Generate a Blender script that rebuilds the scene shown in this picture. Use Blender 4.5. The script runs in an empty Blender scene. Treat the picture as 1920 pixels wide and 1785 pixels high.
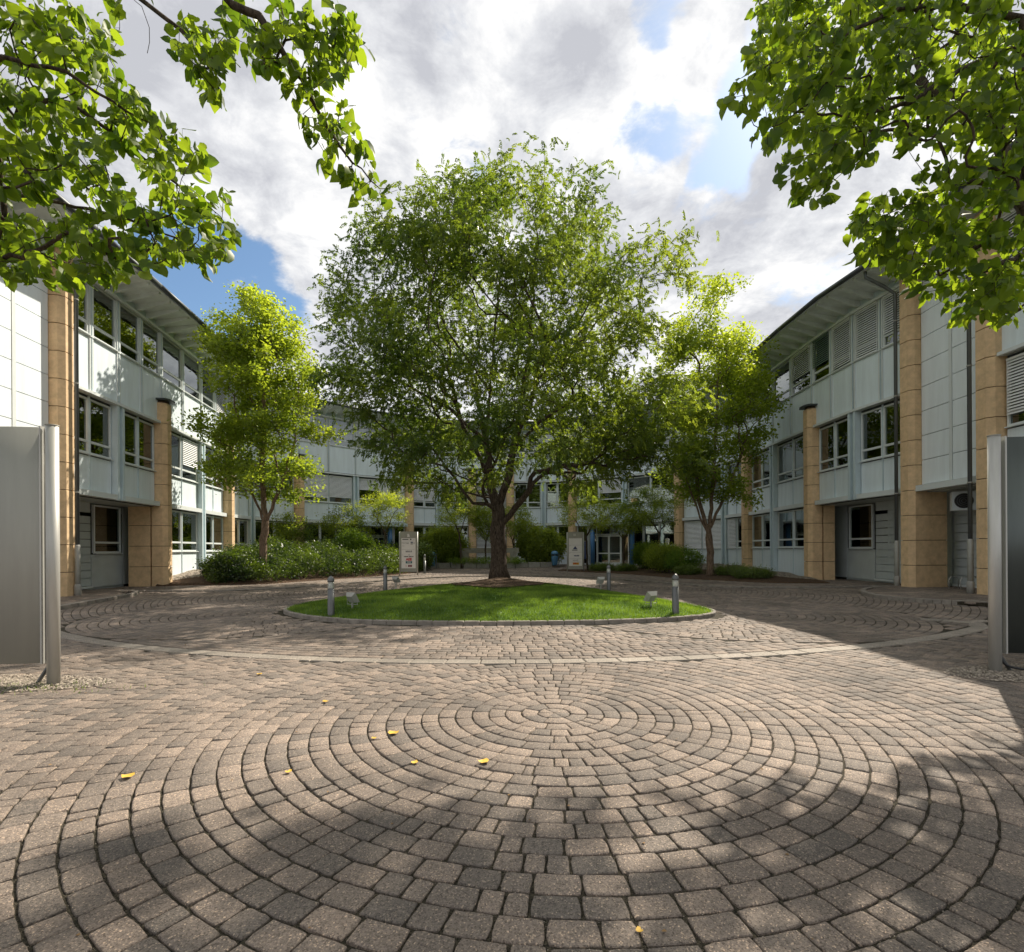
import bpy, math, random
import numpy as np
from mathutils import Vector, Matrix, noise as mnoise
R = math.radians
scene = bpy.context.scene
col = scene.collection

# ------------------------------------------------------------------ camera, sky, sun, exposure
EYE = 1.5
cam_d = bpy.data.cameras.new('camera')
cam = bpy.data.objects.new('camera', cam_d); col.objects.link(cam)
cam_d.sensor_width = 36; cam_d.lens = 18.56; cam_d.shift_y = 0.0716
cam_d.clip_end = 3000; cam_d.clip_start = 0.05
cam.location = (0, 0, EYE)
cam.rotation_euler = (R(90), 0, 0)
cam.rotation_euler = (Matrix.Rotation(R(0.35), 4, 'Y') @ Matrix.Rotation(R(90), 4, 'X')).to_euler()
scene.camera = cam
scene.render.resolution_x = 1024; scene.render.resolution_y = 952

SUN_AZ, SUN_EL = 38.0, 44.0
sund = Vector((math.sin(R(SUN_AZ))*math.cos(R(SUN_EL)), math.cos(R(SUN_AZ))*math.cos(R(SUN_EL)), math.sin(R(SUN_EL))))
sl = bpy.data.lights.new('sun', 'SUN'); sl.energy = 3.8; sl.angle = R(0.6); sl.color = (1.0, 0.90, 0.76)
so = bpy.data.objects.new('sun', sl); col.objects.link(so)
so.rotation_euler = (-sund).to_track_quat('-Z', 'Y').to_euler(); so.location = (20, 25, 40)

world = bpy.data.worlds.new('World'); scene.world = world; world.use_nodes = True
def build_world():
    nt = world.node_tree; N = nt.nodes; L = nt.links
    for n in list(N): N.remove(n)
    out = N.new('ShaderNodeOutputWorld'); bg = N.new('ShaderNodeBackground'); bg.inputs[1].default_value = 0.12
    L.new(bg.outputs[0], out.inputs[0])
    sky = N.new('ShaderNodeTexSky'); sky.sky_type = 'NISHITA'; sky.sun_disc = False
    sky.sun_elevation = R(SUN_EL); sky.sun_rotation = R(SUN_AZ); sky.air_density = 1.0; sky.dust_density = 0.6; sky.ozone_density = 2.0
    tc = N.new('ShaderNodeTexCoord')
    nrm = N.new('ShaderNodeVectorMath'); nrm.operation = 'NORMALIZE'; L.new(tc.outputs['Generated'], nrm.inputs[0])
    sep = N.new('ShaderNodeSeparateXYZ'); L.new(nrm.outputs[0], sep.inputs[0])
    def math_(op, a, b=None, clamp=False):
        m = N.new('ShaderNodeMath'); m.operation = op; m.use_clamp = clamp
        for i, v in enumerate((a, b)):
            if v is None: continue
            if isinstance(v, (int, float)): m.inputs[i].default_value = v
            else: L.new(v, m.inputs[i])
        return m.outputs[0]
    zz = math_('ADD', math_('MAXIMUM', sep.outputs[2], 0.0), 0.22)
    comb = N.new('ShaderNodeCombineXYZ')
    L.new(math_('DIVIDE', sep.outputs[0], zz), comb.inputs[0]); L.new(math_('DIVIDE', sep.outputs[1], zz), comb.inputs[1])
    def noise(scale, detail, rough, off=(0, 0, 0), dist=0.0):
        mp = N.new('ShaderNodeMapping'); mp.inputs['Location'].default_value = off; L.new(comb.outputs[0], mp.inputs[0])
        n = N.new('ShaderNodeTexNoise'); n.inputs['Scale'].default_value = scale; n.inputs['Detail'].default_value = detail
        n.inputs['Roughness'].default_value = rough; n.inputs['Distortion'].default_value = dist; L.new(mp.outputs[0], n.inputs[0])
        return n.outputs[0]
    n1 = noise(2.1, 8, 0.58, (3.1, 1.7, 0), 0.25)
    n2 = noise(2.1, 8, 0.58, (3.1-0.08, 1.7-0.10, 0), 0.25)
    n3 = noise(1.0, 4, 0.5, (7.3, 2.2, 0.5))
    n4 = noise(7.5, 8, 0.66, (1.3, 5.2, 0.9), 0.3)
    dens = math_('ADD', math_('MULTIPLY', n1, 0.62), math_('MULTIPLY', n4, 0.38))
    # openings of blue sky
    holes = [(430, 545, 0.985, 0.9990, 0.25), (300, 510, 0.990, 0.9995, 0.15), (1200, 45, 0.9975, 0.9999, 0.25), (1330, 235, 0.9974, 0.9999, 0.165), (1190, 275, 0.9982, 0.9999, 0.15), (1060, 130, 0.9985, 0.9999, 0.10),
             (1400, 330, 0.994, 0.9998, 0.10), (870, 15, 0.9955, 0.9998, 0.12), (1530, 510, 0.994, 0.9998, 0.08), (270, 300, 0.992, 0.9998, 0.12)]
    wn = N.new('ShaderNodeTexNoise'); wn.inputs['Scale'].default_value = 5.0; wn.inputs['Detail'].default_value = 5; L.new(nrm.outputs[0], wn.inputs[0])
    ws = N.new('ShaderNodeVectorMath'); ws.operation = 'SUBTRACT'; L.new(wn.outputs['Color'], ws.inputs[0]); ws.inputs[1].default_value = (0.5, 0.5, 0.5)
    wm = N.new('ShaderNodeVectorMath'); wm.operation = 'SCALE'; L.new(ws.outputs[0], wm.inputs[0]); wm.inputs['Scale'].default_value = 0.34
    wa = N.new('ShaderNodeVectorMath'); wa.operation = 'ADD'; L.new(nrm.outputs[0], wa.inputs[0]); L.new(wm.outputs[0], wa.inputs[1])
    wd = N.new('ShaderNodeVectorMath'); wd.operation = 'NORMALIZE'; L.new(wa.outputs[0], wd.inputs[0])
    for (px, py, c0, c1, amt) in holes:
        d = Vector(((px-960)/990, 1, (1030-py)/990)).normalized()
        vm = N.new('ShaderNodeVectorMath'); vm.operation = 'DOT_PRODUCT'; L.new(wd.outputs[0], vm.inputs[0]); vm.inputs[1].default_value = d
        mr = N.new('ShaderNodeMapRange'); mr.interpolation_type = 'SMOOTHSTEP'; L.new(vm.outputs['Value'], mr.inputs[0])
        mr.inputs[1].default_value = c0; mr.inputs[2].default_value = c1; mr.inputs[3].default_value = 0; mr.inputs[4].default_value = amt
        dens = math_('SUBTRACT', dens, mr.outputs[0])
    mask = N.new('ShaderNodeMapRange'); mask.interpolation_type = 'SMOOTHSTEP'; L.new(dens, mask.inputs[0])
    mask.inputs[1].default_value = 0.26; mask.inputs[2].default_value = 0.41
    # lit and shaded flanks of the clouds
    sh = math_('ADD', math_('MULTIPLY', math_('SUBTRACT', n2, n1), 3.2), 0.36)
    sh = math_('ADD', sh, math_('MULTIPLY', math_('SUBTRACT', n3, 0.5), -0.8))
    sh = math_('ADD', sh, math_('MULTIPLY', math_('SUBTRACT', n4, 0.5), 2.0))
    vm = N.new('ShaderNodeVectorMath'); vm.operation = 'DOT_PRODUCT'; L.new(nrm.outputs[0], vm.inputs[0]); vm.inputs[1].default_value = sund
    g = N.new('ShaderNodeMapRange'); g.interpolation_type = 'SMOOTHSTEP'; L.new(vm.outputs['Value'], g.inputs[0])
    g.inputs[1].default_value = 0.62; g.inputs[2].default_value = 1.0; g.inputs[3].default_value = 0.0; g.inputs[4].default_value = 0.15
    sh = math_('ADD', sh, g.outputs[0])
    ramp = N.new('ShaderNodeValToRGB'); L.new(sh, ramp.inputs[0])
    e = ramp.color_ramp.elements
    e[0].position = 0.0; e[0].color = (0.49, 0.50, 0.54, 1)
    e[1].position = 1.0; e[1].color = (0.98, 0.97, 0.95, 1)
    m = ramp.color_ramp.elements.new(0.45); m.color = (0.68, 0.69, 0.715, 1)
    sc = N.new('ShaderNodeVectorMath'); sc.operation = 'SCALE'; L.new(ramp.outputs[0], sc.inputs[0]); sc.inputs['Scale'].default_value = 4.9
    skys = N.new('ShaderNodeVectorMath'); skys.operation = 'MULTIPLY'; L.new(sky.outputs[0], skys.inputs[0]); skys.inputs[1].default_value = (0.55, 0.60, 0.60)
    mix = N.new('ShaderNodeMixRGB'); L.new(mask.outputs[0], mix.inputs[0]); L.new(skys.outputs[0], mix.inputs[1]); L.new(sc.outputs[0], mix.inputs[2])
    L.new(mix.outputs[0], bg.inputs[0])
build_world()
scene.view_settings.view_transform = 'Standard'; scene.view_settings.look = 'None'
scene.view_settings.gamma = 1; scene.view_settings.use_curve_mapping = False
scene.view_settings.exposure = 1.04
scene.cycles.max_bounces = 8; scene.cycles.transparent_max_bounces = 8

# ------------------------------------------------------------------ helpers
rnd = random.Random(7); rng = np.random.default_rng(11)

def yh(px): return 1030 + 0.0114*(px-960)
def G(px, py, z=0.0):                       # a place on the ground
    d = 990*(EYE-z)/(py-yh(px)); return ((px-960)/990*d, d)
def P(px, py, d):                           # a place at a given distance
    return Vector(((px-960)/990*d, d, EYE + (yh(px)-py)/990*d))

def tag(o, label=None, cat=None, group=None, kind=None):
    if label: o['label'] = label
    if cat: o['category'] = cat
    if group: o['group'] = group
    if kind: o['kind'] = kind
    return o
def empty(name, loc, rz=0.0, parent=None):
    o = bpy.data.objects.new(name, None); col.objects.link(o); o.location = loc; o.rotation_euler = (0, 0, rz)
    o.empty_display_size = 0.2
    if parent: o.parent = parent
    return o
def link(name, me, parent=None, loc=(0, 0, 0), rz=0.0, mat=None):
    o = bpy.data.objects.new(name, me); col.objects.link(o); o.location = loc; o.rotation_euler = (0, 0, rz)
    if parent: o.parent = parent
    if mat is not None and len(me.materials) == 0: me.materials.append(mat)
    return o
def copy_tree(o, parent=None):
    c = o.copy(); col.objects.link(c); c.parent = parent
    for ch in list(o.children): copy_tree(ch, c)
    return c

class MB:
    def __init__(s): s.v = []; s.f = []
    def add(s, vs, fs):
        b = len(s.v); s.v += [tuple(v) for v in vs]; s.f += [tuple(i+b for i in f) for f in fs]
    def box(s, cx, cy, z0, w, d, h, M=None, bev=0.0):
        x0, x1, y0, y1, z1 = cx-w/2, cx+w/2, cy-d/2, cy+d/2, z0+h
        vs = [(x0, y0, z0), (x1, y0, z0), (x1, y1, z0), (x0, y1, z0), (x0, y0, z1), (x1, y0, z1), (x1, y1, z1), (x0, y1, z1)]
        if M is not None: vs = [M @ Vector(v) for v in vs]
        s.add(vs, [(0, 3, 2, 1), (4, 5, 6, 7), (0, 1, 5, 4), (1, 2, 6, 5), (2, 3, 7, 6), (3, 0, 4, 7)])
        return s
    def prism(s, poly, z0, z1, inset=0.0):
        n = len(poly); b = [(x, y, z0) for x, y in poly]
        if inset > 0:
            cx = sum(p[0] for p in poly)/n; cy = sum(p[1] for p in poly)/n
            def ins(p):
                dx, dy = cx-p[0], cy-p[1]; l = math.hypot(dx, dy) or 1; return (p[0]+dx/l*inset*1.3, p[1]+dy/l*inset*1.3)
            m = [(x, y, z1-inset) for x, y in poly]; t = [(*ins(p), z1) for p in poly]
            s.add(b+m+t, [tuple(range(n-1, -1, -1)), tuple(range(2*n, 3*n))] + [(i, (i+1) % n, n+(i+1) % n, n+i) for i in range(n)] + [(n+i, n+(i+1) % n, 2*n+(i+1) % n, 2*n+i) for i in range(n)])
        else:
            t = [(x, y, z1) for x, y in poly]
            s.add(b+t, [tuple(range(n-1, -1, -1)), tuple(range(n, 2*n))] + [(i, (i+1) % n, n+(i+1) % n, n+i) for i in range(n)])
        return s
    def lathe(s, prof, n=16, cx=0, cy=0):
        vs = []; fs = []
        for r, z in prof:
            for k in range(n):
                a = 2*math.pi*k/n; vs.append((cx+r*math.cos(a), cy+r*math.sin(a), z))
        for j in range(len(prof)-1):
            for k in range(n): fs.append((j*n+k, j*n+(k+1) % n, (j+1)*n+(k+1) % n, (j+1)*n+k))
        fs.append(tuple(range(n-1, -1, -1))); fs.append(tuple(range((len(prof)-1)*n, len(prof)*n)))
        s.add(vs, fs); return s
    def tube(s, pts, rad, n=6):
        pts = [Vector(p) for p in pts]
        if not hasattr(rad, '__len__'): rad = [rad]*len(pts)
        vs = []; fs = []; ref = None
        for i, p in enumerate(pts):
            a = pts[max(0, i-1)]; b = pts[min(len(pts)-1, i+1)]; t = (b-a)
            if t.length < 1e-9: t = Vector((0, 0, 1))
            t.normalize()
            if ref is None: ref = t.orthogonal()
            u = (ref - t*ref.dot(t))
            if u.length < 1e-6: u = t.orthogonal()
            u.normalize(); ref = u; w = t.cross(u)
            for k in range(n):
                an = 2*math.pi*k/n; vs.append(p + (u*math.cos(an)+w*math.sin(an))*rad[i])
        for i in range(len(pts)-1):
            for k in range(n): fs.append((i*n+k, i*n+(k+1) % n, (i+1)*n+(k+1) % n, (i+1)*n+k))
        fs.append(tuple(range(n-1, -1, -1))); fs.append(tuple(range((len(pts)-1)*n, len(pts)*n)))
        s.add(vs, fs); return s
    def mesh(s, name='m', smooth=False):
        me = bpy.data.meshes.new(name); me.from_pydata(s.v, [], s.f)
        if smooth:
            me.polygons.foreach_set('use_smooth', [True]*len(me.polygons))
        me.update(); return me
    def build(s, name, mat, parent=None, loc=(0, 0, 0), rz=0.0, smooth=False):
        return link(name, s.mesh(name, smooth), parent, loc, rz, mat)

def tri_mesh(name, V, F, tint=None, mat=None, smooth=False):
    """V (n,3), F (m,3) numpy arrays; tint one value per vertex."""
    me = bpy.data.meshes.new(name)
    me.vertices.add(len(V)); me.vertices.foreach_set('co', np.asarray(V, np.float32).ravel())
    k = F.shape[1]
    me.loops.add(F.size); me.loops.foreach_set('vertex_index', F.astype(np.int32).ravel())
    me.polygons.add(len(F)); me.polygons.foreach_set('loop_start', np.arange(0, F.size, k, dtype=np.int32))
    me.polygons.foreach_set('loop_total', np.full(len(F), k, np.int32))
    if smooth: me.polygons.foreach_set('use_smooth', np.ones(len(F), bool))
    me.update(calc_edges=True)
    if tint is not None:
        a = me.attributes.new('tint', 'FLOAT', 'POINT'); a.data.foreach_set('value', np.asarray(tint, np.float32))
    if mat: me.materials.append(mat)
    return me
def scatter(tv, tf, M, T, tint):
    """copies of a template: M (N,3,3), T (N,3), tint (N,)"""
    n = len(T); tv = np.asarray(tv, float); tf = np.asarray(tf, int)
    V = np.einsum('nij,kj->nki', M, tv) + T[:, None, :]
    F = tf[None, :, :] + (np.arange(n)*len(tv))[:, None, None]
    return V.reshape(-1, 3), F.reshape(-1, tf.shape[1]), np.repeat(tint, len(tv))
def frames(d, up, scale, roll=None):
    """frames whose y runs along d and z is near up"""
    d = d/np.linalg.norm(d, axis=1, keepdims=True)
    x = np.cross(d, up); l = np.linalg.norm(x, axis=1, keepdims=True); l[l < 1e-6] = 1; x = x/l
    z = np.cross(x, d)
    if roll is not None:
        c = np.cos(roll)[:, None]; s_ = np.sin(roll)[:, None]; x, z = x*c+z*s_, z*c-x*s_
    M = np.stack([x, d, z], axis=2)
    return M*scale[:, None, None]

# ------------------------------------------------------------------ materials
def newmat(name):
    m = bpy.data.materials.new(name); m.use_nodes = True
    nt = m.node_tree; b = nt.nodes['Principled BSDF']; return m, nt, b
def plain(name, c, rough=0.5, metal=0.0, var=0.12, scale=3.0, bump=0.0, bscale=60.0, spec=0.5, streak=False):
    m, nt, b = newmat(name); N = nt.nodes; L = nt.links
    geo = N.new('ShaderNodeNewGeometry'); src = geo.outputs['Position']
    if streak:
        mp = N.new('ShaderNodeMapping'); mp.inputs['Scale'].default_value = (3, 3, 0.35); L.new(src, mp.inputs[0]); src = mp.outputs[0]
    n = N.new('ShaderNodeTexNoise'); n.inputs['Scale'].default_value = scale; n.inputs['Detail'].default_value = 6; n.inputs['Roughness'].default_value = 0.65
    L.new(src, n.inputs[0])
    r = N.new('ShaderNodeValToRGB'); L.new(n.outputs[0], r.inputs[0])
    r.color_ramp.elements[0].position = 0.3; r.color_ramp.elements[1].position = 0.7
    r.color_ramp.elements[0].color = (*[x*(1-var) for x in c], 1); r.color_ramp.elements[1].color = (*[min(1, x*(1+var)) for x in c], 1)
    L.new(r.outputs[0], b.inputs['Base Color'])
    b.inputs['Roughness'].default_value = rough; b.inputs['Metallic'].default_value = metal
    b.inputs['Specular IOR Level'].default_value = spec
    if bump > 0:
        n2 = N.new('ShaderNodeTexNoise'); n2.inputs['Scale'].default_value = bscale; n2.inputs['Detail'].default_value = 4; L.new(geo.outputs['Position'], n2.inputs[0])
        bp = N.new('ShaderNodeBump'); bp.inputs['Strength'].default_value = bump; bp.inputs['Distance'].default_value = 0.01
        L.new(n2.outputs[0], bp.inputs['Height']); L.new(bp.outputs[0], b.inputs['Normal'])
    return m
def foliage_mat(name, dark, light, trans=0.45, tcol=None, gloss=0.4):
    m, nt, b = newmat(name); N = nt.nodes; L = nt.links
    at = N.new('ShaderNodeAttribute'); at.attribute_name = 'tint'
    r = N.new('ShaderNodeValToRGB'); L.new(at.outputs['Fac'], r.inputs[0])
    r.color_ramp.elements[0].color = (*dark, 1); r.color_ramp.elements[1].color = (*light, 1)
    L.new(r.outputs[0], b.inputs['Base Color']); b.inputs['Roughness'].default_value = 0.45; b.inputs['Specular IOR Level'].default_value = gloss
    tr = N.new('ShaderNodeBsdfTranslucent')
    k = N.new('ShaderNodeVectorMath'); k.operation = 'MULTIPLY'; L.new(r.outputs[0], k.inputs[0]); k.inputs[1].default_value = tcol or (2.6, 2.3, 0.7)
    L.new(k.outputs[0], tr.inputs[0])
    mx = N.new('ShaderNodeMixShader'); mx.inputs[0].default_value = trans; L.new(b.outputs[0], mx.inputs[1]); L.new(tr.outputs[0], mx.inputs[2])
    L.new(mx.outputs[0], nt.nodes['Material Output'].inputs[0]); return m
def paver_mat(name, c0, c1, use_tint=True):
    m, nt, b = newmat(name); N = nt.nodes; L = nt.links
    geo = N.new('ShaderNodeNewGeometry'); pos = geo.outputs['Position']
    at = N.new('ShaderNodeAttribute'); at.attribute_name = 'tint'
    r = N.new('ShaderNodeValToRGB'); L.new(at.outputs['Fac'], r.inputs[0])
    r.color_ramp.elements[0].color = (*c0, 1); r.color_ramp.elements[1].color = (*c1, 1)
    # broad soiling
    n0 = N.new('ShaderNodeTexNoise'); n0.inputs['Scale'].default_value = 0.6; n0.inputs['Detail'].default_value = 5; L.new(pos, n0.inputs[0])
    r0 = N.new('ShaderNodeMapRange'); L.new(n0.outputs[0], r0.inputs[0]); r0.inputs[1].default_value = 0.3; r0.inputs[2].default_value = 0.7; r0.inputs[3].default_value = 0.68; r0.inputs[4].default_value = 1.26
    # aggregate grains
    v = N.new('ShaderNodeTexVoronoi'); v.inputs['Scale'].default_value = 165; L.new(pos, v.inputs[0])
    rv = N.new('ShaderNodeValToRGB'); L.new(v.outputs['Color'], rv.inputs[0]); e = rv.color_ramp.elements
    e[0].position = 0.0; e[0].color = (0.35, 0.33, 0.32, 1); e[1].position = 1; e[1].color = (3.0, 2.75, 2.4, 1)
    q = rv.color_ramp.elements.new(0.45); q.color = (0.95, 0.95, 0.95, 1); q = rv.color_ramp.elements.new(0.78); q.color = (1.1, 1.08, 1.05, 1)
    n1 = N.new('ShaderNodeTexNoise'); n1.inputs['Scale'].default_value = 45; n1.inputs['Detail'].default_value = 8; n1.inputs['Roughness'].default_value = 0.8; L.new(pos, n1.inputs[0])
    r1 = N.new('ShaderNodeMapRange'); L.new(n1.outputs[0], r1.inputs[0]); r1.inputs[1].default_value = 0.3; r1.inputs[2].default_value = 0.7; r1.inputs[3].default_value = 0.62; r1.inputs[4].default_value = 1.35
    def mul(a, bb):
        k = N.new('ShaderNodeVectorMath'); k.operation = 'MULTIPLY'; L.new(a, k.inputs[0]); L.new(bb, k.inputs[1]); return k.outputs[0]
    c = mul(mul(mul(r.outputs[0], r0.outputs[0]), rv.outputs[0]), r1.outputs[0])
    L.new(c, b.inputs['Base Color']); b.inputs['Roughness'].default_value = 0.8; b.inputs['Specular IOR Level'].default_value = 0.35
    ad = N.new('ShaderNodeMath'); ad.operation = 'ADD'; L.new(n1.outputs[0], ad.inputs[0]); L.new(v.outputs['Distance'], ad.inputs[1])
    bp = N.new('ShaderNodeBump'); bp.inputs['Strength'].default_value = 0.55; bp.inputs['Distance'].default_value = 0.004
    L.new(ad.outputs[0], bp.inputs['Height']); L.new(bp.outputs[0], b.inputs['Normal'])
    return m
def soil_mat(name, ca, cb, scale=30, bump=0.8):
    m, nt, b = newmat(name); N = nt.nodes; L = nt.links
    geo = N.new('ShaderNodeNewGeometry')
    v = N.new('ShaderNodeTexVoronoi'); v.inputs['Scale'].default_value = scale; L.new(geo.outputs['Position'], v.inputs[0])
    n = N.new('ShaderNodeTexNoise'); n.inputs['Scale'].default_value = scale*0.3; n.inputs['Detail'].default_value = 8; n.inputs['Roughness'].default_value = 0.7; L.new(geo.outputs['Position'], n.inputs[0])
    mx = N.new('ShaderNodeMath'); mx.operation = 'MULTIPLY'; L.new(v.outputs['Color'], mx.inputs[0]); L.new(n.outputs[0], mx.inputs[1])
    r = N.new('ShaderNodeValToRGB'); L.new(mx.outputs[0], r.inputs[0]); r.color_ramp.elements[0].position = 0.05; r.color_ramp.elements[1].position = 0.5
    r.color_ramp.elements[0].color = (*ca, 1); r.color_ramp.elements[1].color = (*cb, 1); L.new(r.outputs[0], b.inputs['Base Color'])
    b.inputs['Roughness'].default_value = 0.95; b.inputs['Specular IOR Level'].default_value = 0.2
    bp = N.new('ShaderNodeBump'); bp.inputs['Strength'].default_value = bump; bp.inputs['Distance'].default_value = 0.02; L.new(v.outputs['Distance'], bp.inputs['Height']); L.new(bp.outputs[0], b.inputs['Normal'])
    return m
def glass_mat():
    m, nt, b = newmat('window glass'); N = nt.nodes; L = nt.links
    tr = N.new('ShaderNodeBsdfTransparent'); tr.inputs[0].default_value = (0.42, 0.48, 0.46, 1)
    gl = N.new('ShaderNodeBsdfGlossy'); gl.inputs['Roughness'].default_value = 0.015; gl.inputs[0].default_value = (0.95, 1, 0.98, 1)
    geo = N.new('ShaderNodeNewGeometry'); nn = N.new('ShaderNodeTexNoise'); nn.inputs['Scale'].default_value = 0.9; L.new(geo.outputs['Position'], nn.inputs[0])
    bp = N.new('ShaderNodeBump'); bp.inputs['Strength'].default_value = 0.06; bp.inputs['Distance'].default_value = 0.05; L.new(nn.outputs[0], bp.inputs['Height']); L.new(bp.outputs[0], gl.inputs['Normal'])
    fr = N.new('ShaderNodeFresnel'); fr.inputs[0].default_value = 1.5
    ad = N.new('ShaderNodeMath'); ad.operation = 'MULTIPLY_ADD'; ad.use_clamp = True; L.new(fr.outputs[0], ad.inputs[0]); ad.inputs[1].default_value = 1.6; ad.inputs[2].default_value = 0.10
    mx = N.new('ShaderNodeMixShader'); L.new(ad.outputs[0], mx.inputs[0]); L.new(tr.outputs[0], mx.inputs[1]); L.new(gl.outputs[0], mx.inputs[2])
    L.new(mx.outputs[0], nt.nodes['Material Output'].inputs[0]); N.remove(b); return m
def bark_mat(name, a, c):
    m, nt, b = newmat(name); N = nt.nodes; L = nt.links
    geo = N.new('ShaderNodeNewGeometry'); mp = N.new('ShaderNodeMapping'); mp.inputs['Scale'].default_value = (14, 14, 3.2); L.new(geo.outputs['Position'], mp.inputs[0])
    n = N.new('ShaderNodeTexNoise'); n.inputs['Scale'].default_value = 1.6; n.inputs['Detail'].default_value = 8; n.inputs['Roughness'].default_value = 0.7; n.inputs['Distortion'].default_value = 0.6; L.new(mp.outputs[0], n.inputs[0])
    r = N.new('ShaderNodeValToRGB'); L.new(n.outputs[0], r.inputs[0]); r.color_ramp.elements[0].position = 0.38; r.color_ramp.elements[1].position = 0.66
    r.color_ramp.elements[0].color = (*a, 1); r.color_ramp.elements[1].color = (*c, 1); L.new(r.outputs[0], b.inputs['Base Color'])
    b.inputs['Roughness'].default_value = 0.9; b.inputs['Specular IOR Level'].default_value = 0.2
    bp = N.new('ShaderNodeBump'); bp.inputs['Strength'].default_value = 0.9; bp.inputs['Distance'].default_value = 0.03; L.new(n.outputs[0], bp.inputs['Height']); L.new(bp.outputs[0], b.inputs['Normal'])
    return m

M = {}
M['panel'] = plain('pale blue enamel panel', (0.72, 0.815, 0.86), 0.38, 0.0, 0.085, 1.3, streak=True, bump=0.03, bscale=2)
M['panel_white'] = plain('white enamel panel', (0.77, 0.84, 0.87), 0.38, 0.0, 0.07, 1.3, streak=True)
M['frame'] = plain('white window frame', (0.66, 0.71, 0.71), 0.4, 0, 0.04)
M['column'] = plain('blue grey steel column', (0.56, 0.67, 0.71), 0.4, 0, 0.06)
M['soffit'] = plain('soffit boards', (0.70, 0.76, 0.76), 0.7, 0, 0.12, 2.0)
M['backing'] = plain('dark wall behind the joints', (0.05, 0.06, 0.065), 0.9)
M['interior'] = plain('office interior', (0.16, 0.17, 0.16), 0.9, 0, 0.5, 0.8)
M['stone'] = plain('yellow sandstone', (0.68, 0.485, 0.28), 0.8, 0, 0.17, 5.0, bump=0.25, bscale=90)
M['joint'] = plain('dark stone joint', (0.09, 0.06, 0.04), 0.95)
M['zinc'] = plain('weathered zinc', (0.17, 0.19, 0.20), 0.45, 0.6, 0.18, 3, streak=True)
M['darkzinc'] = plain('dark zinc gutter', (0.08, 0.09, 0.095), 0.5, 0.5, 0.15, 3)
M['glass'] = glass_mat()
M['blind'] = plain('aluminium blind slat', (0.80, 0.83, 0.83), 0.45, 0.15, 0.04)
M['blind_green'] = plain('green grey blind', (0.15, 0.22, 0.19), 0.6, 0, 0.06)
M['garage'] = plain('grey metal cladding', (0.50, 0.55, 0.55), 0.5, 0, 0.08, 1.5)
M['blue'] = plain('blue lacquered steel', (0.05, 0.16, 0.36), 0.4, 0, 0.12)
M['bluebin'] = plain('blue painted sheet metal', (0.07, 0.20, 0.36), 0.45, 0, 0.15, 6)
M['concrete'] = plain('grey concrete', (0.33, 0.32, 0.29), 0.85, 0, 0.2, 3, bump=0.2, bscale=40)
M['kerb'] = plain('concrete kerb', (0.24, 0.215, 0.185), 0.85, 0, 0.3, 6, bump=0.3, bscale=80)
M['steel'] = plain('brushed steel sheet', (0.36, 0.36, 0.325), 0.65, 0.1, 0.10, 1.2, streak=True, bump=0.04, bscale=8)
M['steel_pole'] = plain('bright steel pole', (0.50, 0.50, 0.47), 0.45, 0.4, 0.10, 4, streak=True)
M['bollard'] = plain('grey powder coated aluminium', (0.14, 0.145, 0.145), 0.42, 0.55, 0.12, 4)
M['lens'] = plain('ribbed lamp glass', (0.60, 0.62, 0.58), 0.15, 0.3, 0.1)
M['black'] = plain('black', (0.02, 0.02, 0.022), 0.5)
M['white'] = plain('white sign face', (0.82, 0.80, 0.80), 0.45, 0, 0.03)
M['red'] = plain('red print', (0.55, 0.02, 0.03), 0.5, 0, 0.03)
M['maroon'] = plain('maroon print', (0.20, 0.03, 0.05), 0.5, 0, 0.03)
M['teal'] = plain('teal print', (0.02, 0.13, 0.16), 0.5, 0, 0.03)
M['navy'] = plain('navy print', (0.03, 0.05, 0.14), 0.5, 0, 0.03)
M['grey_print'] = plain('grey print', (0.18, 0.18, 0.19), 0.5, 0, 0.03)
M['yellow'] = plain('yellow print', (0.80, 0.55, 0.03), 0.5, 0, 0.03)
M['fallen'] = plain('yellow leaf', (0.62, 0.38, 0.05), 0.6, 0, 0.25, 40)
M['paver'] = paver_mat('concrete paving stones', (0.150, 0.130, 0.113), (0.262, 0.212, 0.174))
M['joint_sand'] = soil_mat('joint sand', (0.012, 0.012, 0.009), (0.10, 0.085, 0.06), 160, 0.5)
M['band'] = paver_mat('pale stone band', (0.24, 0.215, 0.185), (0.32, 0.285, 0.245))
M['gravel'] = soil_mat('gravel', (0.08, 0.068, 0.055), (0.36, 0.31, 0.25), 26, 1.0)
M['mulch'] = soil_mat('bark mulch', (0.035, 0.022, 0.014), (0.17, 0.11, 0.07), 34, 1.0)
M['lawn'] = plain('lawn soil and thatch', (0.065, 0.13, 0.022), 0.95, 0, 0.3, 3, bump=0.6, bscale=120)
M['bark'] = bark_mat('dark furrowed bark', (0.028, 0.021, 0.016), (0.15, 0.115, 0.085))
M['bark_brown'] = bark_mat('brown bark', (0.09, 0.062, 0.045), (0.33, 0.24, 0.165))
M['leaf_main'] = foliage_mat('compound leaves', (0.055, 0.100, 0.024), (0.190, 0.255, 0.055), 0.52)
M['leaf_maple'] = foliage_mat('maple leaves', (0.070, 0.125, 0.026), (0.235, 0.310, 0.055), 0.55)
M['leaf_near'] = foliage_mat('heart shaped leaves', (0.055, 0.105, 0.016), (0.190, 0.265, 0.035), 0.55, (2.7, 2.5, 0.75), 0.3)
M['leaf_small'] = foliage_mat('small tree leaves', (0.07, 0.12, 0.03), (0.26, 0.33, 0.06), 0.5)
M['leaf_hedge'] = foliage_mat('glossy evergreen leaves', (0.016, 0.036, 0.012), (0.17, 0.24, 0.045), 0.3, (2.2, 2.2, 0.6), 0.7)
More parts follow.
